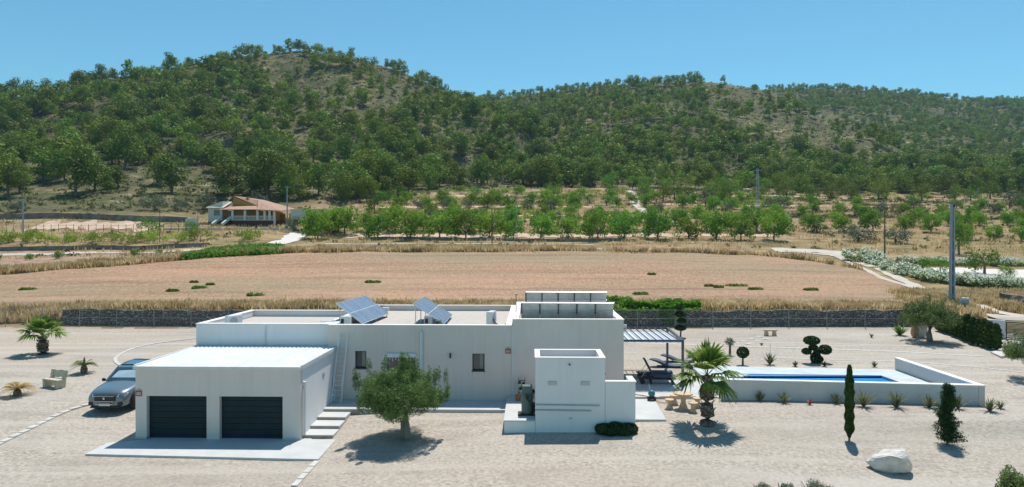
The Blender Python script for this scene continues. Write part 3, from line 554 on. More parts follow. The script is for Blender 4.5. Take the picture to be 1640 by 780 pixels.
# ------------------------------------------------------------------ villa
Vl = lthing('villa', 'long flat roofed grey and white villa with a taller block', 'house', 0, 0, 0.0)
def wallruns(m, x0, x1, y0, y1, z0, z1, holes, th=0.3):
    """front wall x0..x1 at y0 (thickness th) with rectangular holes (xa,xb,za,zb), plus sides and back"""
    xs = sorted({x0, x1, *[h for q in holes for h in q[:2]]})
    for a, b in zip(xs[:-1], xs[1:]):
        hs = [h for h in holes if h[0] <= a + 1e-6 and h[1] >= b - 1e-6]
        if not hs: m.box(a, b, y0, y0 + th, z0, z1)
        else: m.box(a, b, y0, y0 + th, z0, hs[0][2]); m.box(a, b, y0, y0 + th, hs[0][3], z1)
    m.box(x0, x0 + th, y0 + th, y1, z0, z1); m.box(x1 - th, x1, y0 + th, y1, z0, z1); m.box(x0 + th, x1 - th, y1 - th, y1, z0, z1)
wins = [(-7.73, -7.17, 2.04, 2.88), (-6.15, -4.75, 1.5, 2.58), (-1.97, -1.37, 1.95, 2.78)]
m = MB(); wallruns(m, -9.05, 0.0, 1.2, 11.6, 0.3, 4.12, wins, 0.28); m.build('main_wall', m_wall, Vl, bevel=0.01)
m = MB(); wallruns(m, -15.75, -9.06, 1.5, 8.2, 0.2, 4.12, [], 0.28); m.build('wing_wall', m_white, Vl, bevel=0.01)
m = MB(); wallruns(m, 0.012, 5.38, 1.14, 10.4, 0.3, 4.43, [], 0.28); m.build('tall_wall', m_wall, Vl, bevel=0.01)
m = MB(); m.box(-8.7, -0.3, 1.5, 11.3, 3.55, 3.82); m.box(-15.4, -9.3, 1.8, 7.9, 3.55, 3.81); m.box(0.3, 5.1, 1.45, 10.1, 3.6, 3.92); m.build('roof', m_gravroof, Vl)
def capring(m, x0, x1, y0, y1, z, th=0.32, h=0.05, ov=0.025):
    a, b, c, d = x0 - ov, x1 + ov, y0 - ov, y1 + ov; t = th
    m.box(a, b, c, c + t, z, z + h); m.box(a, b, d - t, d, z, z + h); m.box(a, a + t, c + t, d - t, z, z + h); m.box(b - t, b, c + t, d - t, z, z + h)
m = MB(); capring(m, -9.05, -0.05, 1.2, 11.6, 4.122); capring(m, -15.75, -9.11, 1.5, 8.2, 4.124); capring(m, 0.012, 5.38, 1.14, 10.4, 4.433); m.build('parapet_cap', m_cap, Vl, bevel=0.008)
m = MB(); m.box(-0.012, 0.03, 1.128, 1.2, 0.5, 4.42); m.build('corner_bead', m_pvc, Vl)
for k, (a, b, z0, z1) in enumerate(wins):
    fr = MB(); t = 0.05
    fr.box(a, b, 1.36, 1.42, z0, z0 + t); fr.box(a, b, 1.36, 1.42, z1 - t, z1); fr.box(a, a + t, 1.36, 1.42, z0 + t, z1 - t); fr.box(b - t, b, 1.36, 1.42, z0 + t, z1 - t)
    if b - a > 1: fr.box((a + b) / 2 - 0.03, (a + b) / 2 + 0.03, 1.36, 1.42, z0 + t, z1 - t)
    fr.box(a - 0.03, b + 0.03, 1.165, 1.36, z0 - 0.05, z0 + 0.005)
    w_ = fr.build('window', m_frame, Vl)
    g = MB(); g.box(a + t, b - t, 1.385, 1.395, z0 + t, z1 - t); g.build('pane', m_glass, w_)
    if b - a < 1: g = MB(); g.box(b - 0.24, b - 0.08, 1.372, 1.383, z0 + t, z1 - t); g.build('blind', m_curtain, w_)
    else:
        g = MB()
        for i in range(9): g.box(a + 0.06 + i * 0.15, a + 0.12 + i * 0.15, 1.368, 1.38, z1 - 0.16 - 0.06 * (i % 2), z1 - t - 0.02)
        g.each('lace_curtain', m_cellline, w_)
m = MB(); m.box(-6.18, -4.72, 1.13, 1.199, 2.58, 2.78); m.build('shutter_box', m_pvc, Vl, bevel=0.01)
m = MB(); m.tube([(-4.47, 1.13, 3.85), (-4.47, 1.13, 1.2)], 0.055, 10); m.tube([(-4.4, 1.14, 3.85), (-4.4, 1.14, 1.2)], 0.02, 8); m.box(-4.55, -4.36, 1.15, 1.199, 3.3, 3.34); m.build('flue_pipe', m_pvc, Vl)
m = MB(); m.box(-3.07, -3.0, 1.08, 1.199, 2.62, 2.8); m.lathe([(0.035, -0.05), (0.045, 0.02)], (-3.035, 1.1, 2.62), 8); m.build('wall_lamp', m_black, Vl)
m = MB(); m.tube([(-12.25, 1.44, 4.02), (-12.25, 1.44, 3.15), (-12.35, 1.38, 3.12)], 0.035, 8); m.build('downpipe', m_pvc, Vl)
m = MB(); m.box(5.41, 5.55, 1.3, 1.42, 4.05, 4.2); m.lathe([(0.02, 0), (0.07, 0.05), (0.07, 0.1)], (5.5, 1.35, 3.9), 8); m.build('security_light', m_pvc, Vl)
m = MB(); m.box(-9.8, -9.06, 2.4, 2.7, 4.18, 4.22); m.box(-8.5, -8.1, 10.9, 11.2, 3.825, 4.05); m.each('roof_vent', m_pvc, Vl)
# roof equipment
def ac_unit(x, y, z, rz, lab):
    t = lthing('air_conditioner', lab, 'air conditioner', x, y, z, rz)
    m = MB(); m.box(-0.42, 0.42, -0.16, 0.16, 0.06, 0.66); m.build('casing', m_pvc, t, bevel=0.02)
    m = MB(); m.tube([(-0.12, -0.162, 0.36), (-0.12, -0.172, 0.36)], 0.23, 20); m.build('fan_grille', m_greypipe, t)
    m = MB(); m.box(-0.35, -0.27, -0.14, 0.14, 0, 0.058); m.box(0.27, 0.35, -0.14, 0.14, 0, 0.058); m.each('foot', m_black, t)
    return t
ac_unit(-14.3, 2.5, 3.82, R(62), 'white air conditioner standing on the roof over the garage end')
ac_unit(-1.15, 3.2, 3.82, R(78), 'tall narrow white unit with black hoses on the roof beside the tall block').scale = (1, 1, 1.25)
m = MB(); m.tube([(-1.1, 2.95, 4.4), (-0.95, 2.75, 4.1), (-0.6, 2.9, 3.88), (-0.35, 3.3, 3.86)], 0.03, 6); m.tube([(-0.95, 2.8, 4.0), (-0.5, 3.4, 3.9), (-0.3, 3.6, 4.0)], 0.03, 6); m.tube([(-1.2, 3, 3.86), (-2.2, 2.8, 3.85), (-3.0, 2.5, 3.85)], 0.02, 6)
h_ = m.build('hose', m_black); p = LW(0, 0); h_.location = (p[0], p[1], 0); h_.rotation_euler = (0, 0, RV); tag(h_, 'black insulated hoses looping over the roof gravel by the white unit', 'hose')
def solar_array(x0, y0, wd, ln, npan, rz, lab):
    """modules tilted towards +x; high edge at x=0"""
    t = lthing('solar_array', lab, 'solar array', x0, y0, 3.82, rz, 'tilted solar arrays on the low roof')
    hi, lo = 1.22, 0.18; pw = ln / npan; sl_ = math.hypot(wd, hi - lo); ang = math.atan2(hi - lo, wd)
    for k in range(npan):
        M4 = Matrix.Translation((0, k * pw, hi)) @ Matrix.Rotation(ang, 4, 'Y')
        def tr(mb): mb.v = [tuple(M4 @ Vector(v)) for v in mb.v]; return mb
        m = MB(); m.box(0.03, sl_ - 0.03, 0.03, pw - 0.03, 0, 0.03); pn = tr(m).build('solar_panel', m_cell, t)
        m = MB(); m.box(0, sl_, 0.003, 0.032, -0.01, 0.04); m.box(0, sl_, pw - 0.032, pw - 0.003, -0.01, 0.04); m.box(0, 0.03, 0.032, pw - 0.032, -0.01, 0.04); m.box(sl_ - 0.03, sl_, 0.032, pw - 0.032, -0.01, 0.04); tr(m).build('frame', m_alu, pn)
        m = MB(); m.box(sl_ / 2 - 0.02, sl_ / 2 + 0.02, 0.03, pw - 0.03, 0.031, 0.035); m.box(0.03, sl_ - 0.03, pw / 2 - 0.018, pw / 2 + 0.018, 0.0315, 0.0362)
        for i in range(1, 12): m.box(0.03 + (sl_ - 0.06) * i / 12 - 0.003, 0.03 + (sl_ - 0.06) * i / 12 + 0.003, 0.03, pw - 0.03, 0.031, 0.0335)
        tr(m).build('busbar', m_cellline, pn)
    for yy in (0.25, ln / 2, ln - 0.25):
        m = MB(); m.tube([(0.12, yy, 0), (0.12, yy, hi - 0.1)], 0.025, 6); m.tube([(0.0, yy, hi - 0.03), (wd, yy, lo - 0.03)], 0.022, 6); m.tube([(0.1, yy, 0.03), (wd, yy, 0.03)], 0.022, 6); m.tube([(wd - 0.05, yy, 0), (wd - 0.05, yy, lo)], 0.022, 6); m.build('support', m_alu, t)
    return t
solar_array(-9.15, 2.85, 1.42, 5.0, 3, R(-3.5), 'wider blue solar array on the low roof, near its left end')
solar_array(-5.18, 2.85, 1.62, 4.3, 2, R(1.0), 'narrower blue solar array in the middle of the low roof')
def cabinet(x, y, w_, h, lab, mat, nm='equipment_box'):
    t = lthing(nm, lab, 'equipment box', x, y, 3.82); m = MB(); m.box(-w_ / 2, w_ / 2, -0.2, 0.2, 0.03, h); m.build('casing', mat, t, bevel=0.02)
    m = MB(); m.box(-w_ / 2 + 0.05, -w_ / 2 + 0.2, -0.212, -0.202, h * 0.4, h * 0.8); m.build('display', m_black, t); return t
cabinet(-8.55, 2.6, 0.5, 0.62, 'white equipment box under the wider solar array', m_pvc)
cabinet(-8.95, 2.35, 0.3, 0.3, 'low black box in front of the white box under the wider array', m_black)
cabinet(-4.35, 2.9, 0.42, 0.6, 'pale upright equipment box under the narrower solar array', m_greypipe)
cabinet(-3.85, 2.85, 0.3, 0.4, 'small green grey box beside the upright box under the narrower array', m_tank)
def collector_row(x0, x1, y, z, hgt, lab):
    t = lthing('collector_row', lab, 'solar panel row', 0, y, z, 0, 'rows of upright panels on the tall block')
    n = 5; pw = (x1 - x0) / n; ti = R(24)
    for k in range(n):
        a = x0 + k * pw; M4 = Matrix.Translation((a, hgt * 0.4, 0.05)) @ Matrix.Rotation(ti, 4, 'X')
        def tr(mb): mb.v = [tuple(M4 @ Vector(v)) for v in mb.v]; return mb
        m = MB(); m.box(0.02, pw - 0.02, 0, 0.04, 0, hgt); pn = tr(m).build('solar_panel', m_galv, t)
        m = MB(); m.box(0.0, pw, -0.04, -0.003, hgt * 0.62, hgt * 0.67); m.box(0.0, pw, -0.01, 0.045, hgt, hgt + 0.015)
        tr(m).each('rail', m_alu, pn)
        m = MB(); m.box(-0.035, 0.035, -0.06, -0.003, hgt * 0.55, hgt); m.box(-0.015, 0.015, -0.05, -0.003, 0, hgt * 0.55); tr(m).build('brace', m_anth, pn)
        m = MB()
        for i in range(3): m.box(pw * (0.2 + 0.3 * i) - 0.04, pw * (0.2 + 0.3 * i) + 0.04, -0.03, -0.003, hgt * 0.25, hgt * 0.31)
        tr(m).each('clip', m_black, pn)
    return t
collector_row(0.42, 5.0, 1.85, 3.98, 1.28, 'front row of five grey panels seen from behind on the tall block')
collector_row(0.62, 5.0, 5.0, 4.2, 1.36, 'rear row of five grey panels seen from behind on the tall block')
t = lthing('antenna_mast', 'thin dark mast rising at the left edge of the tall block roof', 'mast', 0.1, 4.5, 4.48); m = MB(); m.tube([(0, 0, 0), (0, 0, 0.95)], 0.018, 6); m.box(-0.12, 0.12, -0.01, 0.01, 0.9, 0.92); m.build('pole', m_black, t)
# ladder
t = lthing('ladder', 'silver extension ladder leaning on the house wall above the steps', 'ladder', -8.45, 0.45, 0.52)
for s in (-0.24, 0.24):
    m = MB(); m.tube([(s, 0, 0), (s * 0.9 + 0.18, 0.62, 3.05)], 0.028, 6); m.build('rail', m_ladder, t)
    m = MB(); m.tube([(s * 0.86 + 0.04, 0.08, 0.75), (s * 0.8 + 0.2, 0.66, 3.25)], 0.024, 6); m.build('rail', m_ladder, t)
m = MB()
for i in range(14):
    z = 0.12 + i * 0.225; k = z / 3.05; m.tube([(-0.24 * (1 - .1 * k) + 0.18 * k, 0.62 * k, z), (0.24 * (1 - .1 * k) + 0.18 * k, 0.62 * k, z)], 0.016, 5)
m.build('rung', m_ladder, t)

# ------------------------------------------------------------------ boiler house, walls around it
A = lthing('boiler_house', 'small white flat roofed outbuilding in front of the tall block', 'outbuilding', 0, 0, 0)
m = MB(); m.box(1.07, 3.98, -3.4, -3.2, -0.2, 3.36); m.box(1.07, 1.27, -3.2, -1.2, -0.2, 3.36); m.box(3.78, 3.98, -3.2, -1.2, -0.2, 3.36); m.box(1.27, 3.78, -1.4, -1.2, -0.2, 3.36); m.build('wall', m_white, A, bevel=0.01)
m = MB(); m.box(1.25, 3.8, -3.22, -1.38, 2.9, 3.05); m.build('roof', m_gravroof, A)
m = MB(); capring(m, 1.07, 3.98, -3.4, -1.2, 3.362, 0.23, 0.04); m.build('parapet_cap', m_cap, A)
for a in (1.6, 2.97):
    m = MB(); m.box(a, a + 0.36, -3.43, -3.4, 2.24, 2.4); v_ = m.build('vent', m_greypipe, A)
    m = MB()
    for i in range(4): m.box(a + 0.02, a + 0.34, -3.438, -3.431, 2.26 + i * 0.035, 2.275 + i * 0.035)
    m.build('louvre', m_cap, v_)
m = MB(); m.tube([(1.08, -3.44, 1.42), (3.75, -3.44, 1.40)], 0.028, 8); m.build('pipe', m_greypipe, A)
m = MB(); m.tube([(1.08, -3.44, 1.20), (3.4, -3.44, 1.18)], 0.028, 8); m.build('pipe', m_greypipe, A)
m = MB(); m.lathe([(0.06, 0), (0.06, 0.03)], (2.55, -3.42, 0.84), 10); m.build('outlet', m_greypipe, A)
m = MB(); m.box(2.47, 2.53, -3.5, -3.402, 3.08, 3.14); m.build('wall_lamp', m_black, A)
m = MB(); m.box(3.985, 4.12, -2.0, -1.85, 2.55, 2.8); m.tube([(4.05, -1.9, 2.7), (4.15, -1.9, 2.4)], 0.03, 6); m.build('sensor', m_black, A)
t = lthing('garden_wall', 'white garden wall stepping down from the outbuilding to the path', 'wall', 0, 0, 0)
m = MB(); m.box(3.99, 5.25, -3.385, -3.16, -0.2, 2.36); m.box(5.02, 5.25, -3.16, -2.2, -0.2, 2.36); m.build('wall_body', m_white, t, bevel=0.01)
m = MB(); m.box(4.0, 5.28, -3.41, -3.14, 2.362, 2.41); m.box(5.0, 5.28, -3.14, -2.2, 2.362, 2.41); m.build('coping', m_cap, t)
t = lthing('raised_platform', 'low white walled platform holding the boiler left of the outbuilding', 'platform', 0, 0, 0)
m = MB(); m.box(-0.24, 1.06, -3.38, 1.13, -0.1, 0.70); m.build('wall_body', m_white, t, bevel=0.01)
m = MB(); m.box(-0.26, 1.06, -3.4, 1.13, 0.702, 0.745); m.build('paving', m_conc, t)
t = lthing('boiler', 'grey green boiler tank with black valves on the raised platform', 'boiler', 0.72, -2.3, 0.75)
m = MB(); m.lathe([(0.24, 0.04), (0.25, 0.1), (0.25, 0.85), (0.22, 0.92)], n=18); m.build('tank', m_tank, t, smooth=False)
m = MB(); m.box(-0.22, 0.22, -0.2, 0.2, 0.921, 1.25); m.build('control_box', m_tank, t, bevel=0.02)
m = MB(); m.box(-0.4, 0.33, -0.36, 0.3, 0, 0.038); m.build('tray', m_black, t)
m = MB(); m.lathe([(0.07, 0), (0.07, 0.15)], (0.0, -0.3, 0.72), 10); m.tube([(0, -0.3, 0.7), (0.2, -0.34, 0.5), (0.28, -0.2, 0.3), (0.28, 0.0, 0.2)], 0.03, 6); m.lathe([(0.05, 0), (0.08, 0.1), (0.05, 0.2), (0.08, 0.3), (0.05, 0.45)], (0.28, -0.1, 0.08), 8); m.build('valve', m_black, t)
t = lthing('plant_stand', 'three tier black wire plant stand against the tall block wall', 'plant stand', 0.45, 0.75, 0.75)
for s in (-0.15, 0.15): m = MB(); m.tube([(s, 0.1, 0), (s, 0.1, 0.95)], 0.01, 5); m.tube([(s, -0.15, 0), (s, -0.15, 0.35)], 0.01, 5); m.build('frame', m_black, t)
for k, z in enumerate((0.3, 0.58, 0.86)): m = MB(); m.box(-0.17, 0.17, -0.1 + 0.04 * k, 0.12, z - 0.06, z - 0.045); m.build('shelf', m_black, t)
def pot(x, y, z, r, h, mat, lab, plant=True):
    t = lthing('flower_pot', lab, 'flower pot', x, y, z); m = MB(); m.lathe([(r * 0.7, 0), (r, h * 0.9), (r * 1.08, h * 0.9), (r * 1.08, h)], n=14); m.build('pot', mat, t, smooth=False)
    if plant: g = np.random.default_rng(int(x * 100 + 500)); P, d = lobes_pts([(0, 0, h + r * 0.6, r, r, r * 0.8)], 160, g); np_mesh('plant', cards(P, r * 0.35, 0.4, g), 4, m_dark, t)
pot(0.34, 0.72, 1.33 - 0.045, 0.08, 0.14, m_potcream, 'small white pot on the top shelf of the plant stand'); pot(0.54, 0.72, 1.03 + 0.26, 0.07, 0.12, m_potcream, 'second small white pot on the middle shelf, behind')
pot(0.4, 0.7, 1.005, 0.08, 0.14, m_potcream, 'white pot on the lowest shelf of the plant stand')
pot(0.28, 0.15, 0.75, 0.14, 0.26, m_terracotta, 'orange terracotta pot at the foot of the plant stand', False); pot(0.58, 0.1, 0.75, 0.15, 0.24, m_potcream, 'square looking cream pot beside the orange pot', False); pot(0.95, 0.75, 0.75, 0.13, 0.24, m_terracotta, 'brown pot tucked behind the outbuilding corner')

# ------------------------------------------------------------------ pool
pz = 0.62
PF0, PF1 = (10.2, 33.15), (22.0, 31.75); PB1 = (22.35, 39.3); PB0 = (10.6, 40.4)
def lerp2(a, b, t): return (a[0] + (b[0] - a[0]) * t, a[1] + (b[1] - a[1]) * t)
Pw = thing('pool_wall', 'grey rendered wall retaining the raised pool terrace', 'wall', (0, 0, 0))
m = MB()
def wallseg(m, a, b, th, z0, z1, side=1):
    d = np.array(b) - np.array(a); d /= np.linalg.norm(d); n = np.array([-d[1], d[0]]) * th * side
    m.prism([tuple(a), tuple(b), tuple(np.array(b) + n), tuple(np.array(a) + n)][::(1 if side > 0 else -1)], z0, z1)
wallseg(m, PF0, (21.75, 31.78), 0.28, 0.3, 1.5); wallseg(m, (22.03, 31.746), PB1, 0.28, 0.3, 1.499)
m.build('wall_body', m_pool_wall, Pw, bevel=0.01)
m = MB(); wallseg(m, (PF0[0] - 0.02, PF0[1] - 0.03), (21.72, 31.755), 0.34, 1.502, 1.55); wallseg(m, (22.06, 31.72), (PB1[0] + 0.03, PB1[1] + 0.02), 0.34, 1.503, 1.552); m.build('coping', m_cap, Pw)
# deck round the basin
wz = 0.86; bx0, bx1 = 11.7, 20.35; by1 = 37.85
def wl(x): return 33.45 - (x - 10.2) * 0.1186 + 0.02      # inner face of the front wall
m = MB(); m.prism([(bx0 - 0.01, wl(bx0)), (bx1 + 0.01, wl(bx1)), (bx1 + 0.01, by1 - 0.24), (bx0 - 0.01, by1 + 0.26)], 0.05, 0.1); m.prism([(10.25, wl(10.25)), (bx0, wl(bx0)), (bx0, by1 + 0.25), (bx1, by1 - 0.25), (bx1, wl(bx1)), (21.7, wl(21.7)), (22.05, 39.3), (10.6, 40.5)], 0.5, wz)
tag(m.build('pool_deck', m_deck), kind='structure')
m = MB(); m.prism([(bx0, wl(bx0)), (bx1, wl(bx1)), (bx1, by1 - 0.25), (bx0, by1 + 0.25)], 0.1, 0.72); m.box(bx0 + .003, bx1 - .003, by1 - .30, by1 - .26, .72, wz - .035); m.prism([(bx0 + .003, by1 - .3), (bx1 - .003, by1 - .3), (bx1 - .003, by1 - .253), (bx0 + .003, by1 + .245)], .722, wz - .036); tag(m.build('pool_basin', m_water), kind='structure')
m = MB(); m.add([(bx0 - 0.0, wl(bx0), wz - 0.04), (bx1, wl(bx1), wz - 0.04), (bx1, by1 - 0.25, wz - 0.04), (bx0, by1 + 0.25, wz - 0.04)], [(0, 1, 2, 3)]); tag(m.build('pool_water', m_surface), kind='structure')
m = MB(); m.prism([(bx0 + 0.01, by1 - 0.5), (12.6, by1 - 0.5), (13.2, by1 + 0.1), (bx0 + 0.01, by1 + 0.2)], 0.3, wz - 0.02); tag(m.build('pool_steps', m_deck), kind='structure')

# ------------------------------------------------------------------ pergola and loungers
t = lthing('pergola', 'dark steel pergola with a white awning attached to the tall block', 'pergola', 5.45, 3.9, 0.6)
m = MB()
for (x, y) in ((3.38, 0.0), (3.62, 5.2)): m = MB(); m.box(x - 0.06, x + 0.06, y - 0.06, y + 0.06, 0, 2.38); m.build('post', m_anth, t)
for y in (0.0, 5.2): m = MB(); m.box(0.0, 3.62 if y > 1 else 3.44, y - 0.05, y + 0.05, 2.385, 2.50); m.build('beam', m_anth, t)
m = MB(); m.prism([(3.32, 0.06), (3.44, 0.06), (3.68, 5.14), (3.56, 5.14)], 2.387, 2.502); m.build('beam', m_anth, t)
for k in range(9): x = 0.15 + k * 0.38; m = MB(); m.box(x - 0.02, x + 0.02, 0.055, 5.14, 2.42, 2.49); m.build('rafter', m_anth, t)
m = MB(); m.box(0.03, 3.3, 0.1, 4.3, 2.33, 2.345); m.build('awning', m_canvas, t)
def teak_lounger(x, y, rz, lab):
    t = lthing('sun_lounger', lab, 'sun lounger', x, y, 0.6, rz, 'wooden sun loungers under the pergola')
    for s in (-0.3, 0.3): m = MB(); m.box(-0.95, 1.0, s - 0.03, s + 0.03, 0.26, 0.34); m.build('side_rail', m_teak, t)
    for sx, sy in ((-0.3, -0.28), (-0.3, 0.28), (0.85, -0.28), (0.85, 0.28)): m = MB(); m.box(sx - 0.035, sx + 0.035, sy - 0.03, sy + 0.03, 0, 0.258); m.build('leg', m_teak, t)
    m = MB()
    for k in range(20): m.box(-0.92 + k * 0.097, -0.85 + k * 0.097, -0.27, 0.27, 0.3, 0.325)
    m.build('slat_bed', m_teak, t)
    M4 = Matrix.Translation((-0.2, 0, 0.36)) @ Matrix.Rotation(R(62), 4, 'Y')
    m = MB(); m.box(-0.85, 0, -0.29, 0.29, -0.0, 0.035); m.v = [tuple(M4 @ Vector(v)) for v in m.v]; bk = m.build('backrest', m_teak, t)
    m = MB(); m.box(-0.83, 0.0, -0.27, 0.27, 0.037, 0.10); m.v = [tuple(M4 @ Vector(v)) for v in m.v]; m.build('cushion', m_cush, bk, bevel=0.02)
    m = MB(); m.box(-0.14, 0.5, -0.28, 0.28, 0.345, 0.43); m.box(0.505, 1.0, -0.28, 0.28, 0.345, 0.43); m.build('seat_cushion', m_cush, t, bevel=0.025)
    m = MB(); m.tube([(-0.42, -0.2, 0.9), (-0.8, -0.2, 0.34)], 0.015, 5); m.build('prop', m_alu, t)
    m = MB(); m.tube([(-0.75, -0.36, 0.13), (-0.75, -0.31, 0.13)], 0.13, 14); m.tube([(-0.75, 0.31, 0.13), (-0.75, 0.36, 0.13)], 0.13, 14); m.each('wheel', m_black, t)
teak_lounger(7.65, 5.0, R(-4), 'dark wooden sun lounger with slate cushions, nearest the outbuilding wall')
teak_lounger(7.75, 6.2, R(-2), 'second dark wooden sun lounger just behind the first under the pergola')
def wave_lounger(x, y, rz, lab):
    t = lthing('wave_lounger', lab, 'lounger', x, y, 0.6, rz, 'blue wicker wave loungers on the terrace')
    n = 24; V = []; Fc = []; ns = 10
    for i in range(n + 1):
        s = i / n; xx = -1.05 + 2.1 * s; zc = 0.30 + 0.24 * (0.5 + 0.5 * math.cos(s * math.pi * 1.25)) ** 2 + 0.05 * math.sin(s * math.pi * 2.4) - 0.12 * s * s
        hw = 0.36 * (1 - abs(2 * s - 1) ** 5) ** 0.5 + 0.02; th = 0.10 * (1 - abs(2 * s - 1) ** 3) + 0.015
        for k in range(ns): a = 2 * math.pi * k / ns; V.append((xx, hw * math.cos(a), zc + th * math.sin(a) * (1 if math.sin(a) > 0 else 1.3)))
    for i in range(n):
        for k in range(ns): Fc.append((i * ns + k, (i + 1) * ns + k, (i + 1) * ns + (k + 1) % ns, i * ns + (k + 1) % ns))
    Fc += [tuple(range(ns)), tuple(range(n * ns, (n + 1) * ns))[::-1]]
    m = MB(); m.add(V, Fc); m.build('seat', m_rattan, t, smooth=True)
    m = MB(); m.box(-0.6, 0.6, -0.22, 0.22, 0, 0.19); m.build('base', m_rattan, t, bevel=0.05)
wave_lounger(9.05, 9.1, R(-8), 'blue wicker wave lounger nearer the pergola post')
wave_lounger(10.0, 10.6, R(-10), 'blue wicker wave lounger farther back beside the first wave lounger')
t = lthing('pool_pump', 'blue green pump on a black trolley at the terrace corner', 'pump', 6.78, 1.45, 0.5)
m = MB(); m.blob((0, 0, 0.33), (0.17, 0.17, 0.17), 1, 0.03); m.build('casing', m_pumpblue, t, smooth=True)
m = MB(); m.box(-0.2, 0.2, -0.14, 0.14, 0.06, 0.17); m.build('trolley', m_black, t, bevel=0.02)
for s in (-0.17, 0.12): m = MB(); m.tube([(s, -0.2, 0.07), (s, -0.15, 0.07)], 0.07, 12); m.each('wheel', m_black, t)
m = MB(); m.tube([(-0.05, 0.1, 0.4), (-0.12, 0.15, 0.78)], 0.012, 5); m.build('handle', m_alu, t)
m = MB(); pts = [(5.45, 1.9, .62), (6.0, 2.2, .62), (6.5, 1.9, .62), (6.85, 1.55, .58), (7.3, 1.65, .63), (8.2, 1.7, .63), (9.0, 1.66, .63)]
m.tube([(*LW(a, b), c) for a, b, c in pts], 0.022, 6); pts = [(6.9, 1.4, .56), (7.1, 0.9, .53), (7.5, 0.7, .53), (7.7, 0.9, .53), (7.4, 1.1, .53)]; m.tube([(*LW(a, b), c) for a, b, c in pts], 0.018, 6)
tag(m.build('garden_hose', m_rust), 'brown garden hose trailing along the terrace edge from the pump', 'hose')

# stone table set, benches
def at(u, v, z): d = F * (H - z) / (v - HR); return ((u - 820) * d / F, d)
p = (7.95, 31.65); zt = Z(*p)
t = thing('stone_table', 'ochre cast stone pedestal table behind the palm trunk', 'table', (*p, zt)); m = MB(); m.lathe([(0.22, 0), (0.2, 0.08), (0.11, 0.3), (0.13, 0.5), (0.2, 0.66)], n=14); m.build('pedestal', m_sandstone, t)
m = MB(); m.lathe([(0.40, 0.662), (0.43, 0.68), (0.43, 0.74)], n=24); m.build('table_top', m_sandstone, t)
for (x, y, lab) in ((7.33, 31.7, 'ochre stone stool standing clear of the stone table'), (7.75, 32.5, 'ochre stone stool behind the stone table'), (8.25, 31.05, 'ochre stone stool in front of the stone table'), (8.68, 31.9, 'ochre stone stool between the table and the palm')):
    t = thing('stone_stool', lab, 'stool', (x, y, Z(x, y)), 0, 'stools round the stone table')
    m = MB(); m.lathe([(0.17, 0), (0.16, 0.05), (0.09, 0.2), (0.1, 0.28), (0.15, 0.37)], n=12); m.build('pedestal', m_sandstone, t); m = MB(); m.lathe([(0.2, 0.372), (0.22, 0.39), (0.22, 0.44)], n=16); m.build('seat', m_sandstone, t)
p = nearp(1234, 538); t = thing('stone_bench', 'small pale backless stone bench in front of the far fence', 'bench', p, R(0))
m = MB(); m.box(-0.47, 0.47, -0.18, 0.18, 0.36, 0.46); m.build('seat', m_sandstone, t, bevel=0.02)
for s in (-0.3, 0.3): m = MB(); m.extr([(s - 0.13, 0), (s + 0.13, 0), (s + 0.09, 0.358), (s - 0.09, 0.358)], -0.14, 0.14, 'y'); m.build('leg', m_sandstone, t)
p = nearp(86, 622); t = thing('stone_bench', 'cream stone bench with a backrest between the two cycads', 'bench', p, R(-24))
m = MB(); m.box(-0.62, 0.62, -0.24, 0.2, 0.38, 0.46); m.build('seat', m_cream, t, bevel=0.02)
for s in (-0.48, 0.48): m = MB(); m.extr([(-0.24, 0), (0.24, 0), (0.34, 0.9), (0.24, 0.9), (0.14, 0.378), (-0.26, 0.378)], s - 0.09, s + 0.09, 'x'); m.build('leg', m_cream, t, bevel=0.01)
M4 = Matrix.Translation((0, 0.2, 0.5)) @ Matrix.Rotation(R(-10), 4, 'X'); m = MB(); m.box(-0.66, -0.005, 0, 0.07, 0.0, 0.38); m.box(0.005, 0.66, 0, 0.07, 0.04, 0.42); m.v = [tuple(M4 @ Vector(v)) for v in m.v]; m.build('backrest', m_cream, t, bevel=0.02)
for k, (u, v) in enumerate([(1198, 552), (1190, 547.5), (1204, 543.5), (1216, 540), (1213, 547.5), (1227, 543.5)]):
    p = nearp(u, v); m = MB(); m.blob((0, 0, 0.01), (0.28, 0.2, 0.06), k, 0.1, 12, 6); o = m.build('stepping_stone', m_kerb, loc=p); tag(o, ['flat stepping stone closest to the viewer in front of the far bench', 'leftmost flat stepping stone on the gravel near the far bench', 'flat stepping stone in the middle of the back group', 'flat stepping stone farthest back near the far bench', 'palest wide stepping stone near the small yellow plant', 'flat stepping stone right under the far bench'][k], 'stone', 'stepping stones near the far bench')

# ------------------------------------------------------------------ fence, walls, gate, poles
Fx = np.arange(-66, 35, 3.05)
def fy(x): return 56.0 if x < 0 else 56.0 - 0.03 * x
t = thing('wire_fence', 'grey wire netting fence on thin steel posts along the back of the plot', 'fence', (0, 0, 0)); m = MB()
for i, x in enumerate(Fx):
    z = Z(x, fy(x)); mp_ = MB(); mp_.tube([(x, fy(x), z - 0.2), (x, fy(x), z + 1.55)], 0.032, 6); mp_.build('post', m_post, t)
V = []; Fc = []
for i, x in enumerate(Fx): z = Z(x, fy(x)); V += [(x, fy(x) - 0.035, z + 0.03), (x, fy(x) - 0.035, z + 1.5)]
for i in range(len(Fx) - 1): Fc.append((2 * i, 2 * i + 2, 2 * i + 3, 2 * i + 1))
m.add(V, Fc); m.build('netting', m_net, t)
m = MB(); 
for hh in (0.1, 0.8, 1.5): m.tube([(x, fy(x) - 0.04, Z(x, fy(x)) + hh) for x in Fx], 0.008, 4)
m.build('wire', m_post, t)
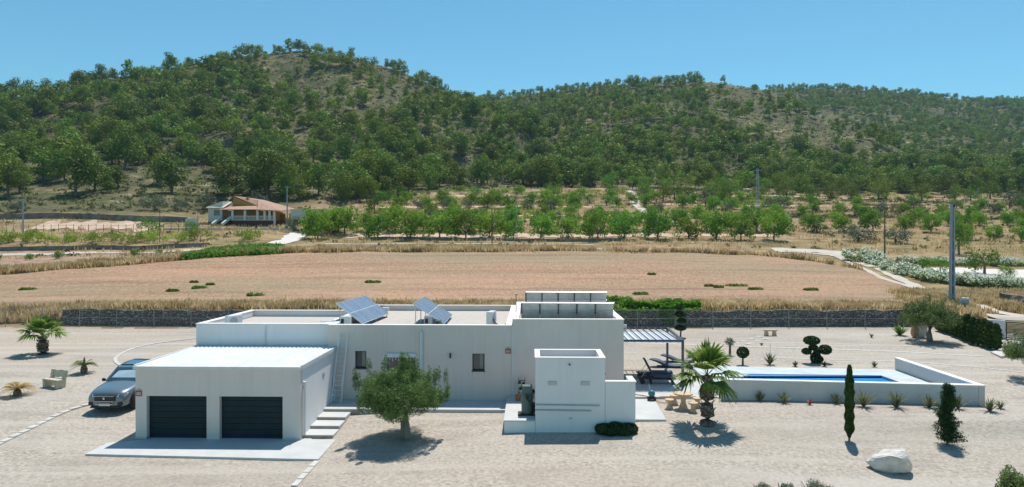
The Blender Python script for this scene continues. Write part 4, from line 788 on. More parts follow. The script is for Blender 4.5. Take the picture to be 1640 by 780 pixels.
def stone_wall(name, path, h, th, mat, lab, rough=0.25, res=0.35, cat='wall', group=None):
    """rubble wall along (x,y) path with an uneven face and top; base on the terrain"""
    P = [];
    for a, b in zip(path[:-1], path[1:]):
        n = max(1, int(math.dist(a, b) / res)); P += [lerp2(a, b, k / n) for k in range(n)]
    P.append(path[-1]); P = np.array(P); D = np.gradient(P, axis=0); D /= np.linalg.norm(D, axis=1, keepdims=True); Nn = np.stack([D[:, 1], -D[:, 0]], 1)
    zb = T(P[:, 0], P[:, 1]) - 0.25; nh = max(3, int(h / res) + 2); ds_ = np.concatenate([[0], np.cumsum(np.linalg.norm(np.diff(P, axis=0), axis=1))])
    top = zb + 0.25 + h * (1 + 0.25 * fbm(ds_ / 1.1, ds_ * 0, 3, 3)); V = []; Fc = []; L_ = nh + 3
    for i in range(len(P)):
        for k in range(nh + 1):
            z = zb[i] + (top[i] - zb[i]) * k / nh; off = rough * float(fbm(np.array([ds_[i] * 1.7]), np.array([z * 2.3 + 5]), 8, 2)[0]) + 0.12 * (1 - k / nh)
            V.append((P[i, 0] + Nn[i, 0] * off, P[i, 1] + Nn[i, 1] * off, z))
        V.append((P[i, 0] - Nn[i, 0] * th, P[i, 1] - Nn[i, 1] * th, top[i] - 0.03)); V.append((P[i, 0] - Nn[i, 0] * th, P[i, 1] - Nn[i, 1] * th, zb[i]))
    for i in range(len(P) - 1):
        for k in range(L_ - 1): a = i * L_ + k; Fc.append((a, a + L_, a + L_ + 1, a + 1))
    Fc += [tuple(range(L_)), tuple(range((len(P) - 1) * L_, len(P) * L_))[::-1]]
    m = MB(); m.add(V, Fc); return tag(m.build(name, mat), lab, cat, group)
stone_wall('retaining_wall', [(-37.5, 56.9), (-20, 56.75), (0, 56.7), (20, 56.35), (33.5, 56.1)], 1.3, 0.7, m_stonewall, 'dark dry stone retaining wall behind the wire fence')
def twall(pts, h, lab, th=0.5):
    return stone_wall('terrace_wall', [hit(u, v)[:2] for u, v in pts], h, th, m_darkwall, lab, 0.4, 1.0, 'wall', 'dry stone terrace walls')
twall([(-60, 351), (60, 350), (150, 351), (230, 355), (300, 357)], 1.15, 'dark terrace wall above the pale plot at the foot of the wooded hill')
twall([(-60, 402), (100, 401), (330, 396)], 0.7, 'low stone wall along the lane beside the row of young fig trees')
twall([(590, 384), (800, 386), (1000, 386)], 0.5, 'low stone edge under the front row of almond trees')
twall([(1240, 350), (1400, 350), (1640, 352)], 0.5, 'long low terrace wall crossing the dry terraces below the pines')
twall([(1040, 303), (1150, 306), (1200, 308)], 0.9, 'terrace wall high up beside the winding track')
twall([(1430, 293), (1640, 296)], 0.7, 'terrace wall half hidden by trees at the foot of the far hill')
p = hit(1594, 497, 57.8); stone_wall('terrace_wall', [hit(1600, 484)[:2], hit(1632, 490)[:2], hit(1680, 498)[:2]], 0.9, 0.5, m_darkwall, 'short dark wall beside the track at the edge of the oleanders', 0.4, 0.6, 'wall', 'dry stone terrace walls')
# gate
gx, gy = 36.3, 50.2; zg = Z(gx, gy)
t = thing('entrance_gate', 'white gate pillar with dark slatted gate past the cypress hedge', 'gate', (gx, gy, zg), R(-38))
m = MB(); m.box(-1.1, 0.0, -0.12, 0.12, -0.3, 1.35); m.build('pillar', m_white, t, bevel=0.01)
m = MB(); m.box(0.02, 0.1, -0.04, 0.04, 0.0, 1.25); m.box(1.3, 1.38, -0.04, 0.04, 0, 1.35); m.box(3.4, 3.48, -0.04, 0.04, 0, 1.25); m.box(0.1, 3.4, -0.035, 0.035, 1.17, 1.25); m.box(0.1, 3.4, -0.035, 0.035, 0.05, 0.13); m.build('frame', m_frame, t)
m = MB()
for i in range(11): m.box(0.1, 3.4, -0.015, 0.015, 0.17 + i * 0.09, 0.225 + i * 0.09)
m.build('slat', m_frame, t)
m = MB(); m.box(-1.16, -0.9, -0.3, -0.125, 0.75, 1.1); m.build('letter_box', m_black, t, bevel=0.02)
p = hit(1537, 492); t = thing('meter_cabinet', 'small white utility cabinet at the foot of the tall pole', 'cabinet', (p[0] - 0.2, 61.2, Z(p[0], 61.2)), R(-20)); m = MB(); m.box(-0.35, 0.35, -0.2, 0.2, 0, 1.0); m.build('casing', m_white, t, bevel=0.02); m = MB(); m.box(-0.28, 0.28, -0.212, -0.202, 0.2, 0.85); m.build('door', m_greypipe, t)
def pole(u, v, top, r, lab, mat, cross=True, kind='utility_pole', dd=None):
    p = hit(u, v) if dd is None else ((u - 820) * dd / F, dd, Z((u - 820) * dd / F, dd)); h = H + (HR - top) * p[1] / F - p[2]
    t = thing(kind, lab, 'pole', p); m = MB(); m.tube([(0, 0, -0.3), (0, 0, h)], [r, r * 0.6], 8); m.build('shaft', mat, t)
    if cross:
        m = MB(); m.box(-0.5, 0.5, -0.05, 0.05, h - 0.35, h - 0.27); m.build('crossarm', mat, t)
        for s in (-0.42, 0, 0.42): m = MB(); m.lathe([(0.04, 0), (0.06, 0.08), (0.03, 0.16)], (s, 0, h - 0.27), 8); m.build('insulator', m_greypipe, t)
    return t, p, h
# tall concrete pole: two flanges and a slotted web
dd = 63.5; px_ = (1525 - 820) * dd / F; zz = Z(px_, dd); t = thing('utility_pole', 'tall grey slotted concrete power pole beyond the cypress hedge', 'pole', (px_, dd, zz)); hp = H + (HR - 326) * dd / F - zz
for s in (-1, 1):
    m = MB(); m.add([(s * a - w_, b, z) for z, a, w_ in ((-0.3, 0.17, 0.075), (hp, 0.08, 0.05)) for w_, b in ((-w_, -0.14), (w_, -0.14), (w_, 0.14), (-w_, 0.14))], [(0, 3, 2, 1), (4, 5, 6, 7), (0, 1, 5, 4), (1, 2, 6, 5), (2, 3, 7, 6), (3, 0, 4, 7)]); m.build('flange', m_pole, t)
m = MB(); 
for k in range(9): z = k * hp / 9; m.box(-0.1, 0.1, -0.05, 0.05, z, z + hp / 9 - 0.35)
m.build('web', m_anth, t)
m = MB(); m.box(-0.35, 0.35, -0.05, 0.05, hp, hp + 0.08); m.build('crossarm', m_anth, t)
m = MB(); m.lathe([(0.07, 0), (0.09, 0.12), (0.04, 0.3)], (0.1, -0.1, hp - 0.35), 8); m.build('insulator', m_black, t)
m = MB(); a = Vector((px_, dd, zz + hp)); b = Vector((px_ + 34, dd + 46, zz + hp + 5)); m.tube([a.lerp(b, k / 14) - Vector((0, 0, 3.0 * (k / 14) * (1 - k / 14))) for k in range(15)], 0.03, 5)
tag(m.build('power_cable', m_black), 'thin sagging power cable running off from the tall concrete pole', 'cable')
pole(37, 386, 318, 0.16, 'pale green grey pole in the shrub row at the far end of the lane', m_pole)
pole(460, 366, 298, 0.17, 'grey power pole beside the far red roofed house', m_pole)
pole(256, 388, 330, 0.07, 'thin dark wooden post in the shrub row', m_wood, False)
pole(788, 392, 334, 0.10, 'thin brown wooden pole before the almond trees at mid field', m_wood, False)
pole(828, 384, 312, 0.08, 'thin grey pole among the almond trees', m_greypipe, False)
pole(1417, 415, 338, 0.12, 'dark wooden pole at the start of the oleander hedge', m_wood)
pole(317, 376, 338, 0.05, 'short dark post beside the white board', m_wood, False)
# lattice mast
p = hit(1213, 352); hh = H + (HR - 270) * p[1] / F - p[2]; t = thing('lattice_pylon', 'slim grey lattice power pylon standing among the far terraces', 'pylon', p)
for sx in (-1, 1):
    for sy in (-1, 1): m = MB(); m.tube([(0.5 * sx, 0.5 * sy, 0), (0.15 * sx, 0.15 * sy, hh)], 0.04, 4); m.build('leg', m_greypipe, t)
m = MB()
for k in range(12):
    z0, z1 = hh * k / 12, hh * (k + 1) / 12; a = 0.5 - 0.35 * k / 12; b = 0.5 - 0.35 * (k + 1) / 12; s = 1 if k % 2 else -1
    for y in (-1, 1): m.tube([(-a * s, y * a, z0), (b * s, y * b, z1)], 0.022, 4)
    for x in (-1, 1): m.tube([(x * a, -a * s, z0), (x * b, b * s, z1)], 0.022, 4)
m.build('bracing', m_greypipe, t); m = MB(); m.box(-1.1, 1.1, -0.06, 0.06, hh - 0.5, hh - 0.4); m.build('crossarm', m_greypipe, t)
# standing stones, boulder, small gate frame
def rock(name, u, v, r, mat, lab, seed, amp=0.12, z=None, cat='rock', rot=0):
    p = nearp(u, v); m = MB(); m.blob((0, 0, r[2] * 0.75), r, seed, amp, 22, 14, 1.3); rg = np.random.default_rng(seed)
    for i, q_ in enumerate(m.v):   # chip flat facets
        q_ = Vector(q_)
        for k in range(11):
            g2 = np.random.default_rng(seed * 31 + k); n = Vector(unit(1, g2)[0]); c0 = Vector((0, 0, r[2] * 0.75)); lim = abs(n.x) * r[0] * 0.60 + abs(n.y) * r[1] * 0.60 + abs(n.z) * r[2] * 0.60
            dd_ = (q_ - c0).dot(n)
            if dd_ > lim: q_ = q_ - n * (dd_ - lim)
        if name == 'boulder': q_.z *= 0.86 + 0.30 * max(-1, min(1, (q_.x - 0.1) / r[0])) + 0.05 * math.sin(q_.x * 9 + q_.y * 7)
        m.v[i] = tuple(q_)
    o = m.build(name, mat, loc=(p[0], p[1], p[2] - 0.05)); o.rotation_euler = (0, 0, rot); return tag(o, lab, cat)
m_ = rock('boulder', 1427, 756, (0.80, 0.6, 0.60), m_rock, 'large white boulder lying on the gravel in the foreground', 4, rot=R(-20))
rock('standing_stone', 1476, 541, (0.42, 0.25, 0.85), m_rock, 'upright white stone slab beside the olive trunk', 9)
rock('standing_stone', 1465, 541, (0.24, 0.2, 0.62), m_rust, 'rusty orange stone leaning on the upright white slab', 5)

# ------------------------------------------------------------------ car
def make_car(x, y, z, rz):
    """grey SUV; local +y is towards the tail, front bumper at y=0"""
    t = thing('parked_car', 'grey blue suv parked on the gravel beside the garage, nose to the viewer', 'car', (x, y, z), rz)
    t.rotation_euler = (R(2.5), 0, rz); t.scale = (1, 1, 1.07)
    # y, half width at sill / shoulder / top, z bottom / shoulder / top
    ST = [(0.0, .60, .70, .50, .34, .60, .78), (0.08, .80, .86, .66, .24, .66, .90), (0.30, .90, .93, .78, .22, .78, .99), (0.8, .93, .95, .84, .28, .90, 1.04), (1.25, .93, .955, .86, .28, .95, 1.09), (1.55, .93, .955, .84, .24, .97, 1.12),
          (2.4, .93, .955, .80, .22, .98, 1.10), (3.4, .93, .955, .80, .24, 1.0, 1.12), (4.1, .92, .95, .80, .3, 1.02, 1.14), (4.55, .88, .90, .76, .34, 1.0, 1.12), (4.7, .78, .82, .7, .40, .95, 1.06)]
    V = []; Fc = []; prof = lambda s: [(-s[1] * .9, s[4]), (-s[1], s[4] + .12), (-s[2], s[5] - .12), (-s[2] + .01, s[5]), (-s[3], s[6] - .03), (-s[3] * .55, s[6] + .012), (0, s[6] + .025)]
    for s in ST:
        p = prof(s); p = p + [(-a, b) for a, b in p[-2::-1]]; V += [(a, s[0], b) for a, b in p]
    k = 13
    for i in range(len(ST) - 1):
        for j in range(k): Fc.append((i * k + j, i * k + (j + 1) % k, (i + 1) * k + (j + 1) % k, (i + 1) * k + j))
    Fc += [tuple(range(k))[::-1], tuple(range((len(ST) - 1) * k, len(ST) * k))]
    m = MB(); m.add(V, Fc); b = m.build('body', m_car, t, smooth=True); sub = b.modifiers.new('sub', 'SUBSURF'); sub.levels = 1; sub.render_levels = 2
    GH = [(1.40, .80, 1.08, .74, 1.10), (2.15, .82, 1.10, .62, 1.58), (2.7, .82, 1.1, .60, 1.66), (3.6, .80, 1.1, .58, 1.64), (4.2, .78, 1.1, .54, 1.52), (4.55, .72, 1.08, .6, 1.12)]
    V = []; Fc = []
    for s in GH: V += [(-s[1], s[0], s[2]), (-s[3], s[0], s[4]), (s[3], s[0], s[4]), (s[1], s[0], s[2])]
    for i in range(len(GH) - 1):
        for j in range(3): Fc.append((i * 4 + j, i * 4 + j + 1, (i + 1) * 4 + j + 1, (i + 1) * 4 + j))
    m = MB(); m.add(V, Fc); m.build('windows', m_carglass, t)
    m = MB(); rs = [(2.1, .625, 1.575), (2.25, .63, 1.61), (2.32, .62, 1.635)]
    m.add([(-.64, 2.12, 1.575), (.64, 2.12, 1.575), (.63, 2.34, 1.63), (-.63, 2.34, 1.63)], [(0, 1, 2, 3)]); m.add([(-.61, 3.3, 1.665), (.61, 3.3, 1.665), (.57, 4.22, 1.54), (-.57, 4.22, 1.54)], [(0, 1, 2, 3)])
    for s in (-1, 1):
        m.tube([(s * .80, 1.42, 1.10), (s * .64, 2.14, 1.585), (s * .62, 2.7, 1.67), (s * .60, 3.6, 1.65), (s * .56, 4.2, 1.53), (s * .72, 4.55, 1.12)], .04, 6)
        m.tube([(s * .80, 3.0, 1.1), (s * .62, 2.95, 1.64)], .03, 6)
    m.build('roof', m_car, t)
    m = MB(); m.add([(-.60, 2.4, 1.665), (.60, 2.4, 1.665), (.59, 3.25, 1.685), (-.59, 3.25, 1.685)], [(0, 1, 2, 3)]); m.build('glass_roof', m_carglass, t)
    m = MB(); m.add([(-.62, 1.62, 1.21), (.62, 1.62, 1.21), (.50, 2.0, 1.49), (-.50, 2.0, 1.44)], [(0, 1, 2, 3)]); ob = m.build('windscreen_panel', m_screenpanel, t); ob.location = (0, -0.035, 0.02)  # pale cyan sheet lying just outside the windscreen glass
    m = MB(); m.prism([(-.46, 0), (.46, 0), (.52, .07), (-.52, .07)], .55, .80); g = m.build('grille', m_black, t, bevel=.03); g.location = (0, -.035, 0)
    m = MB(); m.box(-.40, .40, -.045, 0, .42, .44); m.box(-.42, .42, -.052, -.036, .56, .575); m.box(-.47, .47, -.05, -.036, .775, .79); m.build('chrome_trim', m_chrome, g)
    m = MB(); m.lathe([(.05, 0), (.05, .01)], n=12); em = m.build('badge', m_chrome, g); em.location = (0, -.04, .69); em.rotation_euler = (R(90), 0, 0)
    m = MB(); m.box(-.26, .26, -.055, -.03, .36, .47); m.build('number_plate', m_plate, t, bevel=.004)
    m = MB(); m.box(-.7, .7, -.02, .1, .25, .33); m.build('lower_grille', m_black, t, bevel=.03)
    for s in (-1, 1):
        m = MB(); m.add([(s * .56, -.0, .74), (s * .84, .16, .74), (s * .90, .42, .86), (s * .60, .06, .84), (s * .55, .06, .76), (s * .80, .24, .76), (s * .86, .44, .84), (s * .60, .12, .82)], [(0, 1, 2, 3), (4, 7, 6, 5), (0, 3, 7, 4), (1, 5, 6, 2), (0, 4, 5, 1), (3, 2, 6, 7)]); m.build('headlight', m_lamp, t, bevel=.01)
        m = MB(); m.box(s * .68 - .11, s * .68 + .11, .0, .12, .36, .52); m.build('fog_light', m_black, t, bevel=.03)
        m = MB(); m.blob((s * 1.03, 1.62, 1.12), (.11, .07, .08), 1, .02, 10, 6); m.tube([(s * .9, 1.64, 1.08), (s * 1.0, 1.62, 1.1)], .025, 6); m.build('mirror', m_black, t, smooth=True)
        for yy in (.92, 3.78):
            m = MB(); m.lathe([(.26, -.11), (.35, -.10), (.37, -.06), (.37, .06), (.35, .10), (.26, .11)], n=28); wv = m.build('tyre', m_tyre, t, smooth=True); wv.location = (s * .86, yy, .36); wv.rotation_euler = (0, R(90), 0)
            m = MB(); m.lathe([(.25, .0), (.25, .105)], n=24)
            for a in range(10): q_ = a * math.pi / 5; m.tube([(0, 0, .12 * s), (.25 * math.cos(q_), .25 * math.sin(q_), .115 * s)], .02, 4)
            rr_ = m.build('rim', m_rim, wv)
            m = MB(); m.box(s * .94 - .02, s * .94 + .02, yy - .46, yy + .46, .26, .42) if False else m.tube([(s * .945, yy - .44 * math.cos(a_), .36 + .44 * math.sin(a_)) for a_ in np.linspace(0.05, math.pi - 0.05, 14)], .03, 5); m.build('wheel_arch', m_black, t)
    return t
cp = nearp(172, 661); make_car(-18.8, 31.5, Z(-18.4, 32.6) - 0.04, R(-1))

# ------------------------------------------------------------------ near plants
def leafy(name, lobes, n, size, asp, mat, parent, g, lo=0.5, hi=1.06, up=0.0, nb=0.35, k=4):
    P, d = lobes_pts(lobes, n, g, lo, hi); return np_mesh(name, cards(P, size, asp, g, up, d, nb, k), k, mat, parent)
def tree_thing(name, lab, cat, x, y, group=None, z=None): return thing(name, lab, cat, (x, y, Z(x, y) if z is None else z), 0, group)
def olive_tree(x, y, h, wd, lab, seed, n=26000, ls=0.055, mat=None, off=(0, 0), lowz=0.33):
    g = np.random.default_rng(seed); t = tree_thing('olive_tree', lab, 'olive tree', x, y)
    m = MB(); th = h * lowz; r0 = 0.075 * h ** 0.7 * 1.2
    m.tube([(0, 0, -0.1), (0.02, 0, 0.05), (-0.02, 0.02, th * 0.5), (0.05, -0.02, th)], [r0 * 1.35, r0 * 1.1, r0 * 0.9, r0 * 0.95], 12)
    tips = []
    for k in range(7):
        a = k * 0.9 + g.uniform(-.2, .2); ex = wd * 0.36 * g.uniform(.7, 1); ez = h * g.uniform(.55, .85)
        m.tube([(0.03, 0, th * 0.92), (0.03 + math.cos(a) * ex * .4, math.sin(a) * ex * .4, th + (ez - th) * .45), (math.cos(a) * ex + off[0], math.sin(a) * ex + off[1], ez)], [r0 * .6, r0 * .4, r0 * .12], 7)
        tips.append((math.cos(a) * ex, math.sin(a) * ex, ez))
    m.build('trunk', m_olivebark, t, smooth=True)
    lobes = []
    for k in range(64):
        a = g.uniform(0, 2 * math.pi); rr = wd / 2 * math.sqrt(g.uniform(0.02, 0.80)); f = rr / (wd / 2)
        top = h * (1 - 0.32 * f ** 2); bot = h * 0.47; zc = g.uniform(bot, top) - 0.1 * h; r_ = h * g.uniform(0.07, 0.15)
        lobes.append((math.cos(a) * rr * .88 + off[0], math.sin(a) * rr * .88 + off[1], max(zc, bot), r_ * 1.25, r_ * 1.25, r_))
    for k in range(26):
        a = g.uniform(0, 2 * math.pi); rr = wd / 2 * g.uniform(.75, 1.02); lobes.append((math.cos(a) * rr + off[0], math.sin(a) * rr + off[1], h * g.uniform(.42, .86), h * .035, h * .035, h * .11))
    for k in range(9): a = g.uniform(0, 6.3); rr = wd * g.uniform(0, .38); lobes.append((math.cos(a) * rr + off[0], math.sin(a) * rr + off[1], h * g.uniform(.9, 1.03), h * .04, h * .04, h * .11))
    leafy('crown', lobes, n, ls, 0.26, mat or m_olive, t, g, 0.3, 1.1, 0.3, 0.4); return t
p = nearp(649, 704); olive_tree(p[0], p[1], 3.2, 3.9, 'large bushy olive tree standing on the gravel in front of the villa', 3, 95000, 0.048, off=(-0.15, 0), lowz=0.42)
p = nearp(1489, 547); olive_tree(p[0], p[1], 3.15, 4.0, 'olive tree with a thick trunk beside the upright white stones', 6, 16000, 0.085, m_olive, lowz=0.36)
olive_tree(28.6, 37.2, 2.7, 3.4, 'bushy green tree at the far edge of the gravel beyond the pool corner', 9, 20000, 0.065, m_olive, lowz=0.25)
def fan_palm(x, y, trunk_h, r0, r1, nf, fl, lab, seed, dead=10, blades=26, drop=86):
    g = np.random.default_rng(seed); t = tree_thing('fan_palm', lab, 'palm', x, y); m = MB(); nseg = 9
    m.tube([(0.02 * math.sin(k), 0.02 * math.cos(k * 2), -0.1 + (trunk_h + .1) * k / nseg) for k in range(nseg + 1)], [r0 + (r1 - r0) * (k / nseg) + 0.015 * (k % 2) for k in range(nseg + 1)], 14)
    for k in range(60): a = g.uniform(0, 6.28); zz_ = trunk_h * g.uniform(.25, 1); rr = r0 + (r1 - r0) * zz_ / trunk_h; m.tube([(math.cos(a) * rr * .9, math.sin(a) * rr * .9, zz_), (math.cos(a) * (rr + .07), math.sin(a) * (rr + .07), zz_ + .1)], [.035, .012], 4)
    m.build('trunk', m_trunkpalm, t)
    def frond(elev, az, L_, dr, V, deadf=False):
        d = np.array([math.cos(az) * math.cos(elev), math.sin(az) * math.cos(elev), math.sin(elev)]); side = np.array([-math.sin(az), math.cos(az), 0]); upv = np.cross(side, d) * -1
        if upv[2] < 0: upv = -upv
        P0 = np.array([0, 0, trunk_h]); pl = L_ * 0.42; C0 = P0 + d * pl - np.array([0, 0, dr * .05])
        for s_ in (-1, 1): V += [P0 - side * .02 * s_, P0 + side * .02 * s_ + upv * .02, C0 + side * .012, C0 - side * .012]
        for k in range(blades):
            f = (k + .5) / blades * 2 - 1; an = f * 1.45 + g.normal() * .05; bl = L_ * 0.6 * (1 - 0.35 * abs(f) ** 2) * g.uniform(.88, 1.08)
            dirv = d * math.cos(an) + side * math.sin(an); dirv = dirv / np.linalg.norm(dirv); fold = upv * (0.18 * abs(f))
            mid = C0 + (dirv + fold) * bl * .55; tip = C0 + (dirv + fold * .5) * bl - np.array([0, 0, dr * bl * (.35 + .35 * abs(f)) * g.uniform(.6, 1.4)])
            wv = np.cross(dirv, upv); wv /= np.linalg.norm(wv) + 1e-9; wv = wv * bl * 0.062 + upv * g.uniform(-.02, .02)
            V += [C0 - wv * .3, C0 + wv * .3, mid + wv, mid - wv, mid - wv, mid + wv, tip + wv * .12, tip - wv * .12]
    V = []
    for k in range(nf):
        f = k / (nf - 1); el = R(84 - drop * f ** 0.85) + g.normal() * .07; frond(el, k * 2.399 + g.normal() * .15, fl * g.uniform(.9, 1.08), 0.22 + 0.5 * f, V)
    np_mesh('crown', np.array(V), 4, m_palm, t); V = []
    for k in range(dead): frond(R(-74) + g.normal() * .1, k * 2.2 + g.uniform(0, 1), fl * g.uniform(.42, .58), 0.5, V, True)
    np_mesh('dead_fronds', np.array(V), 4, m_palmdead, t); return t
fan_palm(*nearp(1133, 681)[:2], 2.1, 0.33, 0.2, 19, 1.62, 'large fan palm with a fibrous trunk in front of the terrace', 4, 5, drop=104)
fan_palm(*nearp(68, 568)[:2], 1.15, 0.34, 0.26, 18, 1.65, 'bright green fan palm on the gravel near the far fence, short trunk', 8, 3, drop=80)
def cycad(x, y, trunk_h, L_, mat, lab, seed, spike=False, nf=26):
    g = np.random.default_rng(seed); t = tree_thing('cycad', lab, 'cycad', x, y); m = MB(); m.tube([(0, 0, -0.05), (0, 0, trunk_h * .5), (0, 0, trunk_h)], [.15, .19, .14], 12); m.build('trunk', m_trunkpalm, t)
    V = []
    for k in range(nf):
        az = k * 2.399; el = R(g.uniform(15, 62)); d = np.array([math.cos(az), math.sin(az), 0]); side = np.array([-math.sin(az), math.cos(az), 0]); n = 16; prev = None
        for i in range(n + 1):
            s = i / n; P = np.array([0, 0, trunk_h]) + d * L_ * s * math.cos(el) + np.array([0, 0, L_ * (math.sin(el) * s - 0.55 * s * s)])
            if prev is not None:
                V += [prev - side * .012, prev + side * .012, P + side * .01, P - side * .01]; ll = L_ * .2 * math.sin(math.pi * min(1, .15 + s * .85)) + .02
                for sg in (-1, 1): e = P + side * sg * ll + d * ll * .5 + np.array([0, 0, ll * .3]); V += [P - d * .014, P + d * .014, e + d * .008, e - d * .008]
            prev = P
    np_mesh('fronds', np.array(V), 4, mat, t)
    if spike: m = MB(); m.tube([(0, 0, trunk_h), (0.02, 0, trunk_h + .35), (0.02, 0, trunk_h + .52)], [.07, .06, .01], 8); m.build('cone', m_trunkpalm, t)
cycad(*nearp(134, 599)[:2], 0.42, 0.85, m_cycg, 'dark green cycad with an upright cone near the parked car', 2, True)
cycad(*nearp(27, 634)[:2], 0.3, 0.95, m_cycy, 'yellowing orange cycad on the gravel in front of the cream bench', 5)
def spiky(name, cat, x, y, h, n, mat, lab, seed, wd=0.05, group=None, flower=0):
    g = np.random.default_rng(seed); t = tree_thing(name, lab, cat, x, y, group); V = []
    for k in range(n):
        az = k * 2.399 + g.normal() * .1; el = R(g.uniform(38, 86)); L_ = h * g.uniform(.75, 1.1); d = np.array([math.cos(az) * math.cos(el), math.sin(az) * math.cos(el), math.sin(el)]); side = np.array([-math.sin(az), math.cos(az), 0])
        A0 = d * 0.02; M0 = d * L_ * .5; T0 = d * L_ + np.array([math.cos(az), math.sin(az), -.3]) * L_ * .12; upv = np.cross(side, d) * wd * .4
        for sg in (-1, 1): V += [A0, A0 + side * sg * wd * .7 + upv, M0 + side * sg * wd + upv, M0, M0, M0 + side * sg * wd + upv, T0 + side * sg * .004, T0]
    np_mesh('leaves', np.array(V), 4, mat, t)
    if flower: m = MB(); m.tube([(0, 0, 0), (0.03, 0, flower)], [.015, .008], 5); m.build('flower_stalk', m_palmdead, t)
    return t
AG = [(1217, 644, .45, 'small agave at the pool wall nearest the palm'), (1256, 646, .5, 'second agave from the palm along the pool wall'), (1340, 648, .48, 'slim agave against the pool wall just before the slender cypress'),
      (1384, 652, .78, 'large dark agave beside the slender cypress along the pool wall'), (1436, 654, .75, 'large agave with pale lower leaves at the middle of the pool wall'), (1489, 654, .62, 'agave at the pool wall just before the spiral conifer'),
      (1535, 655, .66, 'agave at the pool wall behind the spiral conifer'), (1586, 659, .62, 'dark agave just past the corner of the pool wall'), (1603, 656, .38, 'smallest agave, on open gravel past the pool wall corner')]
for k, (u, v, h, lab) in enumerate(AG): spiky('agave', 'agave', *nearp(u, v)[:2], h * 1.08, 34, m_agave, lab, k, 0.035 if h > .6 else 0.028, 'agaves planted along the pool wall')
spiky('red_succulent', 'plant', *nearp(1298, 649)[:2], .32, 22, m_signred, 'small reddish succulent among the agaves at the pool wall', 20, .02)
spiky('agave', 'agave', *nearp(1441, 537)[:2], 1.0, 26, m_olive, 'blue green agave with broad upright leaves near the white stones', 21, .08)
spiky('yucca', 'yucca', 13.0 + 2.65, 41.4, .75, 34, m_agave, 'yucca with a thin flower stalk behind the pool deck', 22, .035, flower=1.25)
spiky('small_plant', 'plant', *nearp(1396, 541)[:2], .38, 16, m_oliveg, 'tiny grey plant on the gravel near the far fence', 23, .03)
spiky('small_plant', 'plant', *nearp(1220, 553)[:2], .2, 30, m_limeb, 'tiny yellow green plant among the stepping stones', 24, .03)
spiky('small_plant', 'plant', *nearp(1178, 641)[:2], .45, 20, m_scrub, 'small brown plant half hidden behind the palm at the pool wall', 25, .03)
for u, v, lab in ((1274, 588, 'small dark stump like plant behind the pool deck'), (1321, 588, 'low grey twiggy plant behind the pool under the topiary shadow'), (1401, 589, 'low dry plant behind the pool deck near the end wall')):
    spiky('small_plant', 'plant', *hit(u, v, 40.6, 56)[:2], .35, 26, m_scrub, lab, u, .03)
t = tree_thing('yucca', 'thin grey yucca on a bare stem beside the ball topiary', 'yucca', 14.15, 44.3); m = MB(); m.tube([(0, 0, -.1), (0.02, 0, .75)], [.09, .07], 8); m.build('trunk', m_bark, t)
g = np.random.default_rng(3); leafy('leaves', [(0, 0, .85, .32, .32, .28)], 160, .16, .12, m_oliveg, t, g, 0.1, 1)
def topiary(x, y, balls, stems, lab, seed, name='cloud_topiary', dens=1.0):
    g = np.random.default_rng(seed); t = tree_thing(name, lab, 'topiary', x, y); m = MB()
    for s in stems: m.tube(s, [.07, .05, .05][:len(s)], 7)
    m.build('trunk', m_bark, t)
    for (a, b, c, r, rz_) in balls:
        P, d = lobes_pts([(a, b, c, r, r, rz_)], int(5200 * r * dens), g, .86, 1.03); np_mesh('leaf_ball', cards(P, .05, .5, g, 0, d, .5), 4, m_dark, t)
topiary(*hit(1303, 582, 40.6, 56)[:2], [(-.1, 0, 1.38, .47, .27), (0.0, 0, 0.95, .27, .17), (-.42, 0, .72, .28, .19), (.72, 0, .82, .38, .29), (.15, 0, .3, .32, .36), (.38, 0.1, .22, .26, .2), (0.2, 0, .62, .2, .2)],
        [[(0.1, 0, -.1), (.08, 0, .7), (-.05, 0, 1.3)], [(.1, 0, .4), (-.35, 0, .65)], [(.15, 0, .5), (.6, 0, .7)]], 'dark cloud pruned topiary with four clipped pads behind the pool', 3)
topiary(*hit(1190, 586, 40.6, 56)[:2], [(0, 0, .78, .36, .34)], [[(0, 0, -.1), (0, 0, .6)]], 'round ball topiary on a short stem behind the palm', 4, 'ball_topiary')
topiary(*nearp(1090, 541)[:2], [(0, 0, 1.75, .42, .22), (-.1, 0, 2.25, .3, .2), (.1, 0, 1.25, .35, .18), (.0, 0, .72, .42, .2)], [[(0, 0, -.1), (.05, 0, 1.0), (0, 0, 2.2)]], 'tall tiered topiary in front of the fence behind the pergola', 5)
def conifer(name, lab, x, y, h, r, seed, mat, n=9000, prof=None, cat='cypress', size=.05, group=None):
    g = np.random.default_rng(seed); t = tree_thing(name, lab, cat, x, y, group); m = MB(); m.tube([(0, 0, -.1), (0, 0, h * .9)], [.045, .01], 7); m.build('trunk', m_bark, t)
    zz_ = g.uniform(.05, 1, n); rr = r * prof(zz_) * g.uniform(.75, 1.06, n) * (1 + .14 * np.sin(zz_ * 40 + seed)); a = g.uniform(0, 2 * math.pi, n); d = np.stack([np.cos(a), np.sin(a), np.full(n, .25)], 1); d /= np.linalg.norm(d, axis=1, keepdims=True)
    np_mesh('crown', cards(np.stack([np.cos(a) * rr, np.sin(a) * rr, zz_ * h], 1), size, .35, g, .9, d, .35), 4, mat, t); return t
colp = lambda z: np.clip(np.minimum((z - .03) * 9, 1.0), 0, 1) * np.clip((1.03 - z) * 3.2, 0, 1) ** .6
p = nearp(1361, 709); conifer('cypress', 'tall slender dark cypress standing alone in the foreground gravel', p[0], p[1], 3.1, .165, 1, m_cyp, 15000, colp, size=.04)
p = nearp(1518, 716); xx, yy = p[0], p[1]; g = np.random.default_rng(77)
